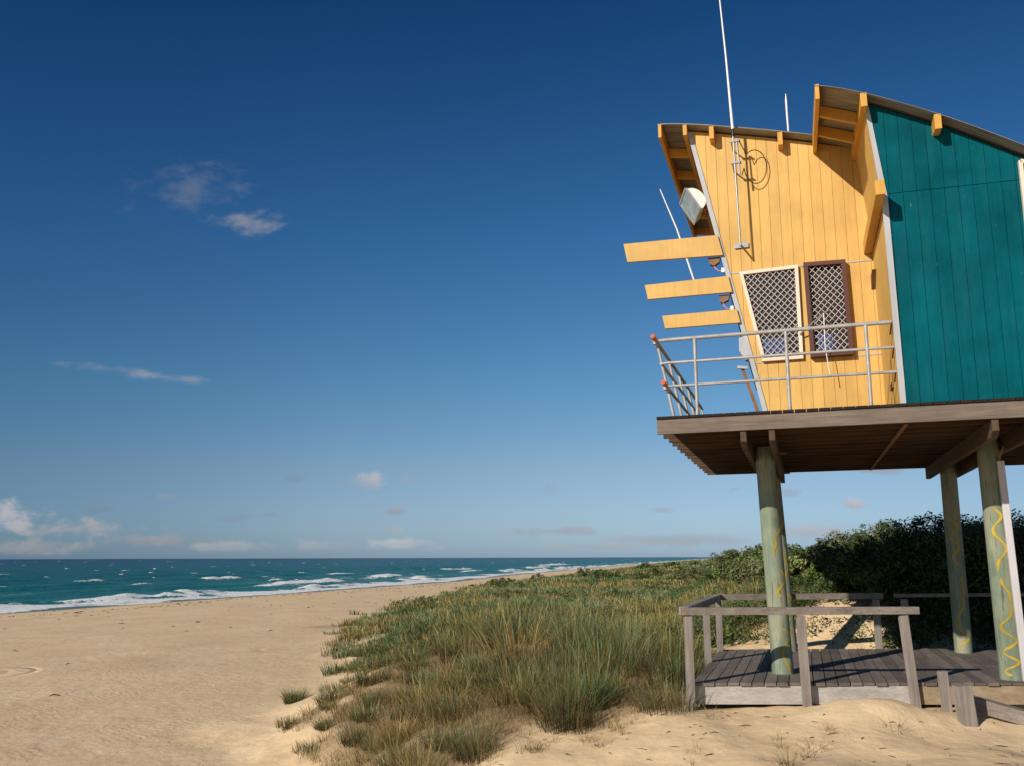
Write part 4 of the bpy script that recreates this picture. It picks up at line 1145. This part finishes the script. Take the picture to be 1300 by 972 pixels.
CL = [ # px, py, rx, ry, strength, brightness, tilt
    (240, 238, 95, 40, .40, .50, 0), (318, 281, 62, 26, .62, .60, 0), (150, 468, 90, 9, .40, .66, -.12), (215, 478, 90, 8, .45, .70, -.10),
    (474, 607, 38, 13, .95, .82, 0), (512, 608, 15, 8, .7, .7, 0), (436, 612, 22, 6, .5, .55, 0), (500, 648, 17, 7, .75, .62, 0), (498, 672, 15, 7, .6, .75, 0), (470, 640, 10, 4, .4, .5, 0),
    (372, 606, 17, 6, .6, .42, 0), (127, 643, 24, 6, .65, .40, 0), (300, 655, 30, 6, .6, .45, .1), (340, 652, 16, 5, .5, .45, 0), (210, 630, 18, 7, .4, .5, 0),
    (8, 655, 48, 26, .95, .80, 0), (95, 670, 100, 14, .8, .66, 0), (40, 692, 130, 12, .7, .58, 0), (190, 684, 90, 10, .75, .56, 0), (290, 692, 80, 7, .6, .72, 0),
    (1110, 597, 52, 7, .7, .62, 0), (1082, 641, 26, 9, .95, .85, 0), (1003, 625, 15, 6, .6, .5, 0), (930, 622, 14, 6, .45, .5, .3), (838, 648, 20, 5, .5, .5, 0), (695, 620, 14, 9, .35, .5, 0),
    (515, 690, 55, 9, .65, .88, 0), (705, 674, 90, 9, .55, .62, 0), (850, 684, 130, 10, .55, .66, 0), (740, 693, 120, 7, .5, .72, 0), (400, 690, 50, 8, .45, .75, 0), (1030, 676, 60, 12, .6, .75, 0)]
for px, py, rx, ry, st, brt, tilt in CL:
    if brt < .56 and py < 660: st *= .62; brt += .06
    cu, cv = uv(px, py); ru, rv = 1.15 * rx / F, 1.15 * ry / F
    du = mathn(nt, 'SUBTRACT', U, cu); dv = mathn(nt, 'SUBTRACT', Vv, cv)
    if tilt: dv = mathn(nt, 'SUBTRACT', dv, mathn(nt, 'MULTIPLY', du, tilt))
    a = mathn(nt, 'DIVIDE', du, ru); b = mathn(nt, 'DIVIDE', dv, rv)
    r2 = mathn(nt, 'ADD', mathn(nt, 'MULTIPLY', a, a), mathn(nt, 'MULTIPLY', b, b))
    m = mathn(nt, 'SUBTRACT', 1.0, mathn(nt, 'SQRT', r2))
    q = mathn(nt, 'ADD', m, mathn(nt, 'MULTIPLY', mathn(nt, 'SUBTRACT', fn, .515), 3.6))
    dens = nt.nodes.new('ShaderNodeMapRange'); dens.interpolation_type = 'SMOOTHSTEP'
    nt.links.new(q, dens.inputs[0]); dens.inputs[1].default_value = .10; dens.inputs[2].default_value = .85 if ry < 40 and py > 560 else 1.15; dens.inputs[4].default_value = st
    gate = mathn(nt, 'MULTIPLY', dens.outputs[0], mathn(nt, 'MULTIPLY', mathn(nt, 'MAXIMUM', mathn(nt, 'SUBTRACT', 1.5, mathn(nt, 'SQRT', r2)), 0), 1.6, True), True)
    lightf = mathn(nt, 'ADD', mathn(nt, 'MULTIPLY', b, .28), mathn(nt, 'MULTIPLY', f1, 1.0), True)
    k = 8.5 * brt
    cc = mixc(nt, lightf, (.44 * k, .56 * k, .74 * k), (1.0 * k, .94 * k, .92 * k) if brt > .52 else (.72 * k, .86 * k, 1.05 * k))
    skyc = mixc(nt, gate, skyc, cc)
nt.links.new(skyc, bg.inputs['Color'])
bg.inputs['Strength'].default_value = .085

sc.view_settings.view_transform = 'Standard'; sc.view_settings.look = 'None'
sc.view_settings.exposure = 0; sc.view_settings.gamma = 1
sc.render.engine = 'CYCLES'
sc.cycles.max_bounces = 6; sc.cycles.use_denoising = True
